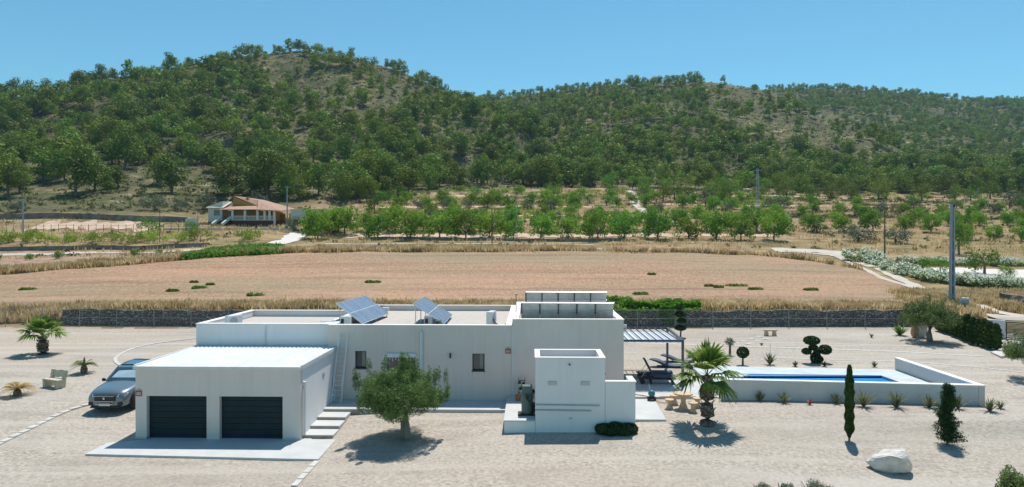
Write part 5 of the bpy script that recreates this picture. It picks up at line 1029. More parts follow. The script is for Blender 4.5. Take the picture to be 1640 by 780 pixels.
t = tree_thing('spiral_conifer', 'dark young conifer with ragged twisted outline in the foreground', 'conifer', xx, yy); m = MB(); m.tube([(0, 0, -.1), (0.03, 0, 1.2), (0, 0, 2.35)], [.05, .03, .01], 7); m.build('trunk', m_bark, t)
P_ = []; D_ = []
for k in range(170):
    z = .12 + 2.25 * (k / 170) ** 1.05; env = .52 * (1 - z / 2.7) ** .9 + .06; a = k * 2.399; rad = env * g.uniform(.65, 1.12) * (1 + .3 * math.sin(z * 9 + a)); cx = .07 * math.sin(z * 4); n = 75
    s = g.uniform(.1, 1, n); w2 = .035 + .05 * (1 - s)
    P_.append(np.stack([cx + np.cos(a) * rad * s + g.normal(size=n) * w2, np.sin(a) * rad * s + g.normal(size=n) * w2, z + .12 * s + g.normal(size=n) * .03], 1)); D_.append(np.tile([math.cos(a) * .6, math.sin(a) * .6, .5], (n, 1)))
P_ = np.concatenate(P_); D_ = np.concatenate(D_); np_mesh('crown', cards(P_, .042, .4, g, .3, D_, .3), 4, m_dark, t)
t = tree_thing('low_shrub', 'low dark rounded shrub hugging the foot of the garden wall', 'shrub', 4.32, 28.35)
g = np.random.default_rng(8); leafy('leaves', [(-.5, 0, .18, .38, .36, .22), (.0, .05, .2, .45, .4, .25), (.5, 0, .18, .42, .36, .24), (-.25, -.2, .1, .3, .25, .15), (.3, -.2, .1, .35, .25, .18)], 9000, .04, .5, m_dark, t, g, .8, 1.04, 0, .5)
# hedge of small cypresses towards the gate
hc = [(1504, 531), (1510.5, 533), (1517, 535), (1523.5, 537.5), (1530, 540), (1536.5, 542.5), (1543, 545), (1550, 548), (1559, 551.5), (1568, 554), (1577, 556.5), (1586, 559.5), (1596, 562)]
src = None
for k, (u, v) in enumerate(hc):
    p = nearp(u, v); sc_ = [1.0, .95, 1.05, .9, 1.05, 1.02, .95, 1.2, 1.15, 1.12, 1.2, 1.15, 1.1][k]
    lab = ['first', 'second', 'third', 'fourth', 'fifth', 'sixth', 'seventh', 'eighth', 'ninth', 'tenth', 'eleventh', 'twelfth', 'last'][k] + ' clipped cypress of the hedge, counting from the olive tree to the gate'
    if k % 5 == 0: src = conifer('hedge_cypress', lab, 0, 0, 1.62, .27, 30 + k, m_cyp, 3600, colp, size=.075, group='hedge of clipped cypresses by the gate'); src.location = p; src.scale = (sc_,) * 3
    else: copy_tree(src, p, rnd.uniform(0, 6), sc_, lab)
# foreground shrubs at the lower edge
def bush(name, lab, cat, x, y, h, wd, seed, mat, n, size, asp=.3, group=None, up=.4):
    g = np.random.default_rng(seed); t = tree_thing(name, lab, cat, x, y, group); m = MB()
    for k in range(8): a = k * .8; m.tube([(0, 0, -.05), (math.cos(a) * wd * .2, math.sin(a) * wd * .2, h * .4), (math.cos(a) * wd * .38, math.sin(a) * wd * .38, h * .8)], [.03, .02, .006], 5)
    m.build('stems', m_bark, t); lb = [(math.cos(k) * wd * .3 * g.uniform(0, 1), math.sin(k * 1.7) * wd * .3 * g.uniform(.2, 1), h * g.uniform(.35, .72), wd * .16, wd * .16, h * .24) for k in range(12)]
    leafy('leaves', lb, n, size, asp, mat, t, g, .1, 1.15, up, .1); return t
for k, (x, y, h, w_, lab) in enumerate([(8.15, 22.2, .58, .8, 'grey green lavender like shrub at the lower edge, nearest the palm'), (8.85, 22.1, .75, .6, 'middle grey green shrub of the three at the lower edge'), (9.95, 22.2, .72, 1.4, 'widest grey green shrub at the lower edge of the gravel')]): bush('lavender_shrub', lab, 'shrub', x, y, h, w_, 50 + k, m_lav, 3200, .035)
bush('oleander_shrub', 'leafy green shrub rising at the lower corner of the gravel', 'shrub', 16.1, 21.6, 1.55, 1.5, 60, m_olive, 8000, .06)

# ------------------------------------------------------------------ trees: templates, then copies
def make_tree_data(kind, seed, hi=True):
    """unit trees about 1 m tall: returns (trunk MB, crown vertex array, corners)"""
    g = np.random.default_rng(seed); m = MB(); lobes = []
    if kind == 'pine':
        lean = g.uniform(-.06, .06); th = .62; m.tube([(0, 0, -.08), (lean * .5, 0, th * .5), (lean, 0, th), (lean, 0, .85)], [.028, .022, .015, .006], 6)
        cw = g.uniform(.30, .42)
        for k in range(5): a = k * 1.3 + seed; m.tube([(lean * .6, 0, .35 + .07 * k), (math.cos(a) * cw * .6, math.sin(a) * cw * .6, .5 + .07 * k)], [.011, .004], 4)
        for k in range(26):
            f = g.uniform(0, 1); z = .24 + .60 * f; rr = cw * g.uniform(.1, .82) * (1 - .9 * max(0, f - .55)) * (.72 + .5 * min(1, f * 2)); a = g.uniform(0, 6.28); r = g.uniform(.09, .16)
            lobes.append((lean + math.cos(a) * rr, math.sin(a) * rr, z, r * 1.15, r * 1.15, r * .95))
        lobes.append((lean, 0, .84, .17, .17, .13)); n, s = (1900, .027) if hi else (330, .056)
    elif kind == 'almond':
        m.tube([(0, 0, -.08), (0, 0, .25)], [.03, .022], 6)
        for k in range(5): a = k * 1.26 + seed; m.tube([(0, 0, .2), (math.cos(a) * .22, math.sin(a) * .22, .55), (math.cos(a) * .36, math.sin(a) * .36, .82)], [.018, .01, .004], 5)
        for k in range(22): a = g.uniform(0, 6.28); rr = .5 * math.sqrt(g.uniform(0, .9)); z = g.uniform(.2, .88 - .3 * rr); r = g.uniform(.1, .19); lobes.append((math.cos(a) * rr, math.sin(a) * rr, z, r * 1.1, r * 1.1, r))
        for k in range(12): a = g.uniform(0, 6.28); rr = .48 * g.uniform(.4, 1); lobes.append((math.cos(a) * rr, math.sin(a) * rr, g.uniform(.6, .97), .035, .035, .1))
        n, s = 1700, .038
    elif kind == 'round':
        m.tube([(0, 0, -.08), (0, 0, .4)], [.05, .03], 6)
        for k in range(16): a = g.uniform(0, 6.28); rr = .5 * math.sqrt(g.uniform(0, .9)); z = g.uniform(.25, .85 - .5 * rr * rr); r = g.uniform(.16, .25); lobes.append((math.cos(a) * rr, math.sin(a) * rr, z, r * 1.1, r * 1.1, r))
        n, s = 1300, .034
    elif kind == 'shrub':
        m.tube([(0, 0, -.08), (0, 0, .3)], [.03, .02], 5)
        for k in range(14): a = g.uniform(0, 6.28); rr = .8 * math.sqrt(g.uniform(0, 1)); z = g.uniform(.15, .8 - .3 * rr); r = g.uniform(.14, .26); lobes.append((math.cos(a) * rr, math.sin(a) * rr, z, r * 1.3, r * 1.3, r))
        n, s = 1000, .055
    P, d = lobes_pts(lobes, n, g, .55, 1.1); P[:, 2] = np.maximum(P[:, 2], .03)
    k = 4 if hi else 3
    d = d + np.array([0, 0, .25]); d /= np.linalg.norm(d, axis=1, keepdims=True)
    return m, cards(P, s, .62, g, 0, d, .55 if kind in ('pine', 'round') else .42, k), k
ORD = ['first', 'second', 'third', 'fourth', 'fifth', 'sixth', 'seventh', 'eighth', 'ninth', 'tenth', 'eleventh', 'twelfth', 'thirteenth', 'fourteenth', 'fifteenth', 'sixteenth', 'seventeenth', 'eighteenth', 'nineteenth', 'twentieth'] + ['twenty-' + w_ for w_ in ('first', 'second', 'third', 'fourth', 'fifth', 'sixth', 'seventh', 'eighth', 'ninth')] + ['thirtieth'] + ['thirty-' + w_ for w_ in ('first', 'second', 'third', 'fourth', 'fifth', 'sixth', 'seventh', 'eighth', 'ninth')] + ['fortieth'] + ['forty-' + w_ for w_ in ('first', 'second', 'third', 'fourth', 'fifth', 'sixth', 'seventh', 'eighth', 'ninth')]
def template(name, kind, mat, seed, lab, cat, group, hi=True):
    m, V, k = make_tree_data(kind, seed, hi); t = thing(name, lab, cat, (0, 0, 0), 0, group); m.build('trunk', m_bark, t); np_mesh('crown', V, k, mat, t); return t
class Kind:
    def __init__(s, name, kind, mat, cat, nvar, seed): s.name, s.kind, s.mat, s.cat, s.nvar, s.seed, s.t, s.i = name, kind, mat, cat, nvar, seed, [], 0
    def put(s, x, y, h, lab, group, wf=1.0, z=None):
        z = Z(x, y) - 0.05 if z is None else z; s.i += 1; sc_ = (h * wf * rnd.uniform(.92, 1.1), h * wf * rnd.uniform(.92, 1.1), h)
        if len(s.t) < s.nvar:
            t = template(s.name, s.kind, s.mat, s.seed + len(s.t), lab, s.cat, group); s.t.append(t); t.location = (x, y, z); t.scale = sc_; t.rotation_euler = (0, 0, rnd.uniform(0, 6.28)); return t
        return copy_tree(s.t[s.i % s.nvar], (x, y, z), rnd.uniform(0, 6.28), sc_, lab, group)
K_pine = Kind('pine_tree', 'pine', m_pine, 'pine tree', 8, 100); K_alm = Kind('almond_tree', 'almond', m_almond, 'almond tree', 6, 200); K_ol = Kind('olive_tree', 'round', m_oliveg, 'olive tree', 4, 300)
K_lime = Kind('leafy_shrub', 'shrub', m_limeb, 'shrub', 4, 400); K_fig = Kind('fig_bush', 'almond', m_vine, 'fig tree', 3, 500); K_pl = Kind('young_pine', 'round', m_pine, 'pine tree', 4, 600); K_green = Kind('carob_tree', 'round', m_vine, 'tree', 3, 700)
def rowof(K_, v, u0, u1, sp, h, lab, group, wf=1.0, jit=.15, skip=0.08, d0=57.8):
    vv = v if callable(v) else (lambda u: v); made = []
    u = u0
    while u < u1:
        x, y, z = hit(u, vv(u) + rnd.uniform(-1, 1) * .8, d0)
        if rnd.random() > skip:
            x += rnd.uniform(-jit, jit) * sp; y += rnd.uniform(-jit, jit) * sp; made.append((x / y, K_.put(x, y, h * rnd.uniform(.82, 1.15), lab, group, wf)))
        u += sp * F / y * rnd.uniform(.85, 1.15)
    for k, (q_, o) in enumerate(sorted(made, key=lambda e: e[0])): o['label'] = lab + ', ' + ORD[k] + ' from its left end'
rowof(K_alm, 383.5, 512, 1240, 5.2, 5.1, 'almond tree in the front row behind the field', 'front row of almond trees', 1.02, skip=.06)
rowof(K_alm, 371, 500, 1240, 5.2, 4.7, 'almond tree in the half hidden second row', 'second row of almond trees', 1.1)
rowof(K_alm, 372, 1262, 1660, 6.4, 4.2, 'almond tree on the dry grass beyond the lane', 'row of almond trees on the dry terrace', 1.0)
rowof(K_alm, 362, 1240, 1660, 7.5, 3.6, 'small almond tree on the second dry terrace', 'almond trees on the second dry terrace', 1.0)
rowof(K_alm, 385, 1545, 1680, 6, 3.6, 'leafy tree behind the oleander lot', 'leafy trees behind the oleander lot', 1.0)
rowof(K_lime, lambda u: 388 - max(0, u - 200) * .02, -30, 395, 4.0, 2.5, 'light green shrub above the lane', 'row of light green shrubs above the lane', .9)
rowof(K_fig, lambda u: 417 - u * .035, -10, 275, 5.2, 1.35, 'dark fig bush beside the lane', 'young fig bushes beside the lane', .9, skip=.2)
rowof(K_alm, 356, 1020, 1660, 8, 3.4, 'small tree on the narrow dry terrace', 'trees on the narrow dry terrace', 1.1, .3, .15)
rowof(K_alm, 332, 600, 1010, 7, 3.8, 'leafy tree in the crowded terrace rows', 'trees in the crowded terrace rows', 1.15, .3, .1)
rowof(K_green, 322, 590, 1000, 9, 3.4, 'rounded green tree in the crowded upper rows', 'rounded trees in the crowded upper rows', 1.1, .4, .15)
rowof(K_lime, 309, 600, 1010, 10, 2.6, 'lime green shrub at the forest foot', 'lime green shrubs at the forest foot', 1.1, .4, .2)
rowof(K_alm, 333, 1040, 1680, 9, 3.6, 'leafy tree on the upper dry terrace', 'leafy trees on the upper dry terrace', 1.1, .4, .2)
rowof(K_lime, 318, 1040, 1680, 10, 2.4, 'lime green shrub under the young pines', 'lime green shrubs under the young pines', 1.2, .4, .2)
rowof(K_alm, 305, 1010, 1400, 8, 4.6, 'leafy tree near the high terrace wall', 'leafy trees near the high terrace wall', 1.1, .4, .15)
rowof(K_green, 327, 620, 1000, 8, 3.2, 'dark rounded tree amid the terrace rows', 'dark trees amid the terrace rows', 1.1, .4, .2)
rowof(K_alm, 341, 1240, 1670, 9, 3.6, 'leafy tree on the straw terrace', 'leafy trees on the straw terrace', 1.1, .4, .2)
rowof(K_alm, 362, 620, 1230, 6, 3.6, 'almond tree in the third row from the field', 'third row of almond trees', 1.1, .3, .1)
rowof(K_lime, 355, 1250, 1670, 7, 1.7, 'low lime bush beneath the dry terrace trees', 'low lime bushes on the dry terrace', 1.2, .4, .2)
rowof(K_ol, 350, 640, 1010, 6, 2.4, 'young olive on the middle terraces', 'young olives on the middle terraces', 1.1)
rowof(K_alm, 345, 640, 1000, 7, 3.2, 'leafy tree behind the young olives', 'leafy trees on the middle terraces', 1.1)
rowof(K_ol, 336, 620, 960, 7, 2.6, 'grey olive on the upper terraces', 'olives on the upper terraces', 1.1, skip=.25)
rowof(K_lime, 341, 620, 990, 7, 1.6, 'low lime bush on the upper terraces', 'low bushes on the upper terraces', 1.0)
rowof(K_alm, 326, 600, 1200, 8, 4.2, 'leafy tree on the highest terraces', 'leafy trees on the highest terraces', 1.0, skip=.2)
rowof(K_green, 316, 640, 1200, 11, 4.0, 'dense tree at the upper terrace edge', 'dense trees at the upper edge of the terraces', 1.0, skip=.3)
rowof(K_alm, 348, 1040, 1680, 13, 3.4, 'scattered leafy tree on the long terrace', 'scattered trees on the long dry terrace', 1.0, .4, .25)
rowof(K_ol, 340, 1060, 1680, 17, 3.0, 'scattered olive on the far terrace', 'scattered olives on the far dry terrace', 1.1, .4, .25)
rowof(K_pl, 320, 1020, 1680, 7.5, 6.2, 'bright pine at the far terrace edge', 'young pines at the edge of the far terraces', .95, .5, .2)
rowof(K_pl, 309, 1240, 1680, 6.5, 8.0, 'taller bright pine behind the far terraces', 'taller pines behind the far terraces', .95, .5, .12)
for K_, u, v, h, wf, lab in [
    (K_ol, 248, 338, 4.0, 1.4, 'large rounded grey olive at the foot of the wooded hill'), (K_ol, 290, 337, 3.0, 1.1, 'smaller olive between the large rounded one and the far house'), (K_ol, 329, 336, 4.0, 1.2, 'grey olive rising behind the far house, on its gabled side'), (K_ol, 412, 331, 4.0, 1.3, 'grey olive behind the ridge of the far house'),
    (K_ol, 28, 340, 3.0, 1.5, 'grey bush behind the pale green pole'), (K_green, 238, 376, 3.5, 1.1, 'dark leafy tree at the fence of the pale plot'), (K_green, 306, 372, 2.6, .9, 'small leafy tree at the near corner of the far house'),
    (K_ol, 470, 371, 3.2, 1.0, 'dark olive at the gable end of the far house beside the pole'), (K_green, 500, 374, 4.0, .95, 'dark leafy tree in front of the pale shed'), (K_alm, 528, 374, 5.0, .9, 'bright leafy tree at the corner of the pale shed'), (K_alm, 552, 376, 6.5, .85, 'tallest bright leafy tree beside the pale shed'),
    (K_pl, 577, 318, 8.5, .5, 'tall narrow bright pine below the dark clump of pines'), (K_pl, 600, 345, 5.5, .6, 'narrow pine between the shed trees and the terraces'), (K_ol, 1130, 330, 5.2, 1.0, 'dark rounded tree on the dry terrace between two bright pines'), (K_pl, 1160, 326, 8.0, .7, 'tall bright pine beside the dark rounded tree'),
    (K_pl, 1080, 322, 7.0, .8, 'bright pine beside the bend of the winding track'), (K_pl, 1062, 322, 5.8, .9, 'shorter bright pine at the bend of the winding track'), (K_ol, 1375, 388, 3.6, 1.5, 'wide grey olive at the edge of the lane, near the wooden pole'), (K_ol, 1434, 390, 3.0, 1.4, 'grey olive just past the dark wooden pole'),
    (K_green, 1536, 408, 6.2, .5, 'narrow green tree directly behind the tall concrete pole'), (K_green, 980, 300, 6, 1.4, 'broad dark tree above the winding track'), (K_ol, 1240, 338, 4.2, 1.5, 'dark spreading olive behind the lattice pylon'), (K_ol, 1617, 334, 5.4, 1.1, 'rounded dark blue green tree on the far terrace edge')]:
    x, y, z = hit(u, v); K_.put(x, y, h, lab, 'single trees on the farmland', wf)
# pines of the hills
def ell(u, v, cu, cv, ru, rv): return ((u - cu) / ru) ** 2 + ((v - cv) / rv) ** 2
N0 = 60000; gp = np.random.default_rng(12)
Yp = np.sqrt(gp.uniform(150 ** 2, 1010 ** 2, N0)); Up = gp.uniform(-420, 2060, N0); Xp = (Up - 820) * Yp / F; Zp = T(Xp, Yp); Vp = HR + F * (H - Zp) / Yp
footp = np.interp(Up, [-600, 0, 200, 420, 560, 700, 850, 1000, 1200, 1640, 2400], [172, 172, 180, 184, 182, 212, 228, 250, 262, 262, 262])
dens = np.where(Yp < footp, 0, 1.0)
area = (Yp * 1000 / F) ** 0  # constant; weights below
base_p = np.where(Yp < 480, 1.5, 1.3)
bare = np.ones(N0)
for (cu, cv, ru, rv, k) in [(560, 150, 120, 36, .12), (1060, 175, 40, 14, .3), (860, 235, 60, 12, .4), (300, 140, 40, 12, .4), (1400, 190, 70, 14, .4), (500, 105, 90, 22, .4), (640, 125, 60, 22, .35), (1200, 170, 70, 45, .2), (1300, 210, 85, 28, .1), (1160, 140, 40, 16, .15), (60, 262, 130, 40, .45), (220, 290, 230, 26, .12), (460, 240, 35, 40, .15), (960, 200, 50, 18, .5), (180, 180, 60, 20, .55), (400, 175, 50, 20, .5), (1480, 250, 60, 18, .2), (430, 290, 120, 20, .25), (20, 300, 260, 24, .1), (1450, 240, 90, 22, .45), (1500, 170, 60, 16, .5), (1600, 265, 90, 20, .6), (340, 240, 90, 30, .7), (740, 270, 60, 18, .5), (700, 296, 120, 14, .5)]:
    e_ = ell(Up, Vp, cu, cv, ru, rv); bare = np.minimum(bare, np.where(e_ < 1, k, np.where(e_ < 1.5, (k + 1) / 2, 1)))
clump = 0.15 + 2.1 * np.clip(fbm(Xp / 22, Yp / 26, 77, 4) + .33, 0, .62)
keep = gp.uniform(size=N0) < dens * base_p * bare * clump * (Yp / 1000) ** 0.0
Xp, Yp, Zp, Up, Vp = Xp[keep], Yp[keep], Zp[keep], Up[keep], Vp[keep]
# occlusion: drop trees far below the running skyline (behind ridges)
dsr = np.arange(150, 1010, 8.0); uu = np.arange(-420, 2061, 10.0); UU, DD = np.meshgrid(uu, dsr, indexing='ij'); RR = HR + F * (H - T((UU - 820) * DD / F, DD)) / DD; cummin = np.minimum.accumulate(RR, axis=1)
iu = np.clip(((Up + 420) / 10).round().astype(int), 0, len(uu) - 1); idp = np.clip(((Yp - 150) / 8).astype(int) - 2, 0, len(dsr) - 1)
hp_ = np.clip(gp.normal(6.7, 2.5, len(Xp)), 2.2, 12.5) * np.interp(Yp, [200, 400], [1.0, .72]); topv = Vp - hp_ * F / Yp
vis = topv < cummin[iu, idp] + 2
order = np.argsort(Yp); sel = []; cell = {}
for i in order:
    if not vis[i]: continue
    sp = np.interp(Yp[i], [200, 420, 600], [3.2, 2.7, 3.4]); cx, cy = int(Xp[i] // 3.3), int(Yp[i] // 3.3)
    if any((a, b) in cell for a in (cx - 1, cx, cx + 1) for b in (cy - 1, cy, cy + 1) if (a, b) in cell and math.dist(cell[(a, b)], (Xp[i], Yp[i])) < sp * .95): continue
    cell[(cx, cy)] = (Xp[i], Yp[i]); sel.append(i)
sel = np.array(sel); inv = (Up[sel] > -15) & (Up[sel] < 1655)
size_ = hp_[sel] / Yp[sel]; cand = np.argsort(-size_ * inv)[:290]; ind = set(cand.tolist())
def zone_label(u, v, y):
    if u < 330: a = 'behind the pale plot'
    elif u < 520: a = 'above the far house'
    elif u < 760: a = 'at the wooded hill foot'
    elif u < 1010: a = 'above the middle terraces'
    elif u < 1290: a = 'below the bare brown spur'
    else: a = 'above the dry terraces'
    return a
zones = {}
for i in cand:
    j = sel[i]; zl = zone_label(Up[j], Vp[j], Yp[j]); o = K_pine.put(Xp[j], Yp[j], hp_[j] * 1.12, zl, 'pines ' + zl, 1.12, z=Zp[j] - .1); zones.setdefault(zl, []).append((Vp[j], Up[j], hp_[j], o))
for zl, lst in zones.items():
    lst.sort(key=lambda e: -e[0])
    for r_ in range(0, len(lst), 10):
        for k, (v_, u_, h2, o) in enumerate(sorted(lst[r_:r_ + 10], key=lambda e: e[1])):
            o['label'] = ('tall' if h2 > 8.3 else 'low' if h2 < 6.2 else 'rounded') + ' pine ' + zl + ', ' + ORD[k] + ' from left in ' + ORD[r_ // 10] + ' rank up'
rest = np.array([sel[i] for i in range(len(sel)) if i not in ind]); print('pines', len(sel), 'rest', len(rest))
Vs = []; tn = []
vars_ = []
for s_ in range(6):
    m, Vc, k = make_tree_data('pine', 900 + s_, False); vars_.append(Vc.astype(np.float32))
for s_ in range(6):
    ii = rest[s_::6]; Vc = vars_[s_]; an = gp.uniform(0, 6.28, len(ii)); c, s = np.cos(an)[:, None], np.sin(an)[:, None]; hh_ = hp_[ii][:, None] * 1.12; wf = gp.uniform(.78, 1.3, len(ii))[:, None]
    x = (Vc[None, :, 0] * c - Vc[None, :, 1] * s) * hh_ * wf + Xp[ii][:, None]; y = (Vc[None, :, 0] * s + Vc[None, :, 1] * c) * hh_ * wf + Yp[ii][:, None]; z = Vc[None, :, 2] * hh_ + Zp[ii][:, None]
    Vs.append(np.stack([x, y, z], -1).reshape(-1, 3)); tn.append(np.repeat(gp.uniform(0, 1, len(ii)), len(Vc)))
o = np_mesh('pine_forest', np.concatenate(Vs), 3, m_pine, None, np.concatenate(tn)); tag(o, 'dense green pine forest covering the three hills', 'forest', kind='stuff')
# scrub on hills and banks
def scatter(name, n, fu, size, ncard, cs, mat, lab, cat, seed, flat_=0.7, asp=.6, up=0.0):
    g = np.random.default_rng(seed); X, Y = fu(g, n); X = np.asarray(X); Y = np.asarray(Y); k = clear_of_tracks(X, Y); X, Y = X[k], Y[k]; Zz = T(X, Y); r = size * g.uniform(.5, 1.4, len(X))
    d = unit(len(X) * ncard, g); d[:, 2] = np.abs(d[:, 2]) * flat_; rep = np.repeat(np.arange(len(X)), ncard); rr = r[rep] * g.uniform(.45, 1.05, len(rep))
    P = np.stack([X[rep], Y[rep], Zz[rep] + .02], 1) + d * rr[:, None]
    o = np_mesh(name, cards(P, cs, asp, g, up, None, 0, 3), 3, mat, None, np.repeat(g.uniform(0, 1, len(X)), ncard * 3)); return tag(o, lab, cat, kind='stuff')
def polar(d0, d1, u0, u1):
    def f(g, n): Y = np.sqrt(g.uniform(d0 ** 2, d1 ** 2, n)); U = g.uniform(u0, u1, n); return (U - 820) * Y / F, Y
    return f
def hillscrub(g, n):
    Y = np.sqrt(g.uniform(150 ** 2, 520 ** 2, n)); U = g.uniform(-150, 1800, n); ft = np.interp(U, [-600, 0, 200, 420, 560, 700, 850, 1000, 1200, 1640, 2400], [152, 152, 155, 170, 182, 215, 228, 250, 262, 262, 262]); X = (U - 820) * Y / F
    k = (Y > ft) & (fbm(X / 12, Y / 12, 55, 3) > -.12 + g.normal(size=n) * .1); return X[k], Y[k]
scatter('scrub', 30000, hillscrub, 0.9, 12, .32, m_scrub, 'low olive brown scrub covering the open hillsides', 'scrub', 3)
def tufts(name, f, n, h, mat, lab, cat, seed, blades=9, keepf=None, spread=.22):
    g = np.random.default_rng(seed); X, Y = f(g, n)
    if keepf is not None: k = keepf(X, Y, g); X, Y = X[k], Y[k]
    k = clear_of_tracks(X, Y); X, Y = X[k], Y[k]
    Zz = T(X, Y); rep = np.repeat(np.arange(len(X)), blades); m_ = len(rep); hh_ = (h * g.uniform(.5, 1.3, len(X)))[rep] * g.uniform(.7, 1.1, m_); a = g.uniform(0, 6.28, m_); ln = g.uniform(0, .45, m_)
    b = np.stack([X[rep] + g.normal(size=m_) * spread, Y[rep] + g.normal(size=m_) * spread, Zz[rep] - .03], 1); d = np.stack([np.cos(a), np.sin(a), np.zeros(m_)], 1); a2 = g.uniform(0, 6.28, m_); sd_ = np.stack([np.cos(a2), np.sin(a2), np.zeros(m_)], 1) * (hh_ * .16)[:, None]
    tip = b + d * (hh_ * ln)[:, None] + np.array([0, 0, 1.0]) * hh_[:, None]
    o = np_mesh(name, np.stack([b - sd_, b + sd_, tip], 1).reshape(-1, 3), 3, mat, None, np.repeat(g.uniform(0, 1, len(X))[rep], 3)); return tag(o, lab, cat, kind='stuff')
nk = lambda X, Y, g: fbm(X / 5, Y / 2.5, 31, 3) > -.06 + g.normal(size=len(X)) * .09
def f_edge(g, n): U = g.uniform(-100, 1480, n); Y = 57.6 + np.abs(g.normal(size=n)) * 1.3; return (U - 820) * Y / F, Y
tufts('dry_grass', f_edge, 9000, .62, m_dryg, 'tall pale dry grass along the top of the retaining wall', 'grass', 1, 11)
def f_right(g, n): U = g.uniform(1395, 1760, n); Y = g.uniform(57.8, 72, n); k = U > 1500 + g.normal(size=n) * 16 - np.clip(Y - 60, 0, 9) * 5; return ((U - 820) * Y / F)[k], Y[k]
def offtrack(X, Y, g):
    U = 820 + F * X / Y; V = HR + F * (H - T(X, Y)) / Y; l1 = 489 + (U - 1565) * .37; l2 = 505 + (U - 1580) * .4; return (np.abs(V - l1) > 4.5) & (np.abs(V - l2) > 4.5) | (U < 1560)
tufts('dry_grass', f_right, 9000, .55, m_dryg, 'golden dry grass round the foot of the tall concrete pole', 'grass', 2, 9, offtrack)
bu = back_u; backd = []
for u in bu: backd.append(hit(u, float(np.interp(u, back_u, back_v)))[1])
def f_back(g, n): U = g.uniform(-120, 1470, n); Y = np.interp(U, bu, backd) + .4 + np.abs(g.normal(size=n)) * 2.2; k = ~((U > 930) & (Y > np.interp(U, bu, backd) + .9)) & ~((U > 1330) & (g.uniform(size=n) < .75)); return ((U - 820) * Y / F)[k], Y[k]
tufts('dry_grass', f_back, 9000, .8, m_dryg, 'dry grass on the bank behind the ploughed field', 'grass', 3, 10)
def f_plain(g, n):
    Y = np.sqrt(g.uniform(106 ** 2, 235 ** 2, n)); U = g.uniform(-100, 1760, n); X = (U - 820) * Y / F; lim = np.interp(U, [-600, 200, 420, 700, 900, 1200, 1640], [150, 150, 165, 210, 235, 255, 260]); k = (Y < lim) & nk(X, Y, g) & ~((U > 395) & (U < 500) & (Y < 130) & (Y > 112)); return X[k], Y[k]
tufts('dry_grass', f_plain, 22000, .6, m_dryg, 'straw coloured grass over the farmed terraces', 'grass', 4, 7, None, .5)
def f_plain2(g, n): X, Y = f_plain(g, n); k = fbm(X / 9, Y / 3, 91, 3) > .02; return X[k], Y[k]
scatter('scrub', 5000, f_plain2, .7, 14, .24, m_scrub, 'low brown green weeds between the terraces', 'scrub', 9)
def f_green(g, n):
    Y = g.uniform(158, 232, n); U = g.uniform(585, 1230, n); X = (U - 820) * Y / F; k = (fbm(X / 14, Y / 5, 63, 3) > -.02) & (Y < np.interp(U, [585, 700, 1000, 1230], [190, 212, 240, 250])); return X[k], Y[k]
scatter('green_undergrowth', 3200, f_green, .9, 22, .24, m_limeb, 'bright green undergrowth between the terrace trees', 'undergrowth', 19)
def f_green2(g, n): Y = g.uniform(165, 262, n); U = g.uniform(1200, 1700, n); X = (U - 820) * Y / F; k = fbm(X / 14, Y / 5, 64, 3) > .06; return X[k], Y[k]
scatter('green_undergrowth', 2600, f_green2, .9, 18, .26, m_scrub, 'olive green undergrowth on the far dry terraces', 'undergrowth', 20)
def f_field(g, n):
    U = g.uniform(-60, 1465, n); bd = np.interp(U, bu, backd); Y = 61 + (bd - 62) * g.uniform(0, 1, n) ** .8; k = fbm(U / 60, Y / 3.0, 17, 3) + .22 * np.clip((75 - Y) / 14, 0, 1) > g.normal(size=n) * .12; return ((U - 820) * Y / F)[k], Y[k]
tufts('crop_stubble', f_field, 13000, .13, m_dryg, 'short pale stubble and straw scattered over the ploughed field', 'stubble', 23, 4, None, .12)
def f_fieldw(g, n):
    U = g.uniform(-60, 1450, n); bd = np.interp(U, bu, backd); Y = 61 + (bd - 62) * g.uniform(0, 1, n); k = fbm(U / 90, Y / 4.0, 18, 3) > .1; return ((U - 820) * Y / F)[k], Y[k]
tufts('thin_weeds', f_fieldw, 9000, .13, m_scrub, 'thin olive weeds dotted over the ploughed field', 'weeds', 24, 5, None, .12)
# green creeper over the retaining wall, green mat at the bend of the lane
def f_vine(g, n): X = g.uniform(8.2, 16.2, n); return X, g.uniform(56.5, 58.6, n)
g = np.random.default_rng(5); n = 15000; X = np.concatenate([g.uniform(7.5, 15.8, n), g.uniform(12.3, 13.6, 1500)]); Y = 57.0 + g.uniform(-.5, 1.8, len(X)); zt_ = np.where(Y > 57.0, 2.35 + 0.95 * (vn(X / 1.1, Y / .8, 4)), 1.2 + 1.4 * g.uniform(.35, 1, len(X))); zt_[n:] = g.uniform(1.2, 2.8, 1500); Y[n:] = 56.45
o = np_mesh('green_creeper', cards(np.stack([X, Y, zt_ + g.normal(size=len(X)) * .1], 1), .13, .7, g), 4, m_vine); tag(o, 'bright green creeper spilling over the stone wall behind the pergola', 'creeper', kind='stuff')
def f_mat(g, n):
    U = g.uniform(300, 448, n); d = np.interp(U, bu, backd); Y = d + g.uniform(.2, 9, n) * np.clip((U - 290) / 90, 0, 1); return (U - 820) * Y / F, Y
scatter('green_ground_cover', 1900, f_mat, 1.05, 26, .2, m_vine, 'dense bright green plants covering the bank below the far house', 'ground cover', 12)
def f_weedy(g, n): X = g.uniform(-19, -16.2, n); return X, np.full(n, 57.9) + g.uniform(-.2, .8, n)
scatter('grey_shrubbery', 60, f_weedy, .5, 60, .1, m_oliveg, 'blue green low shrubs behind the roof of the garage end', 'shrubs', 13)
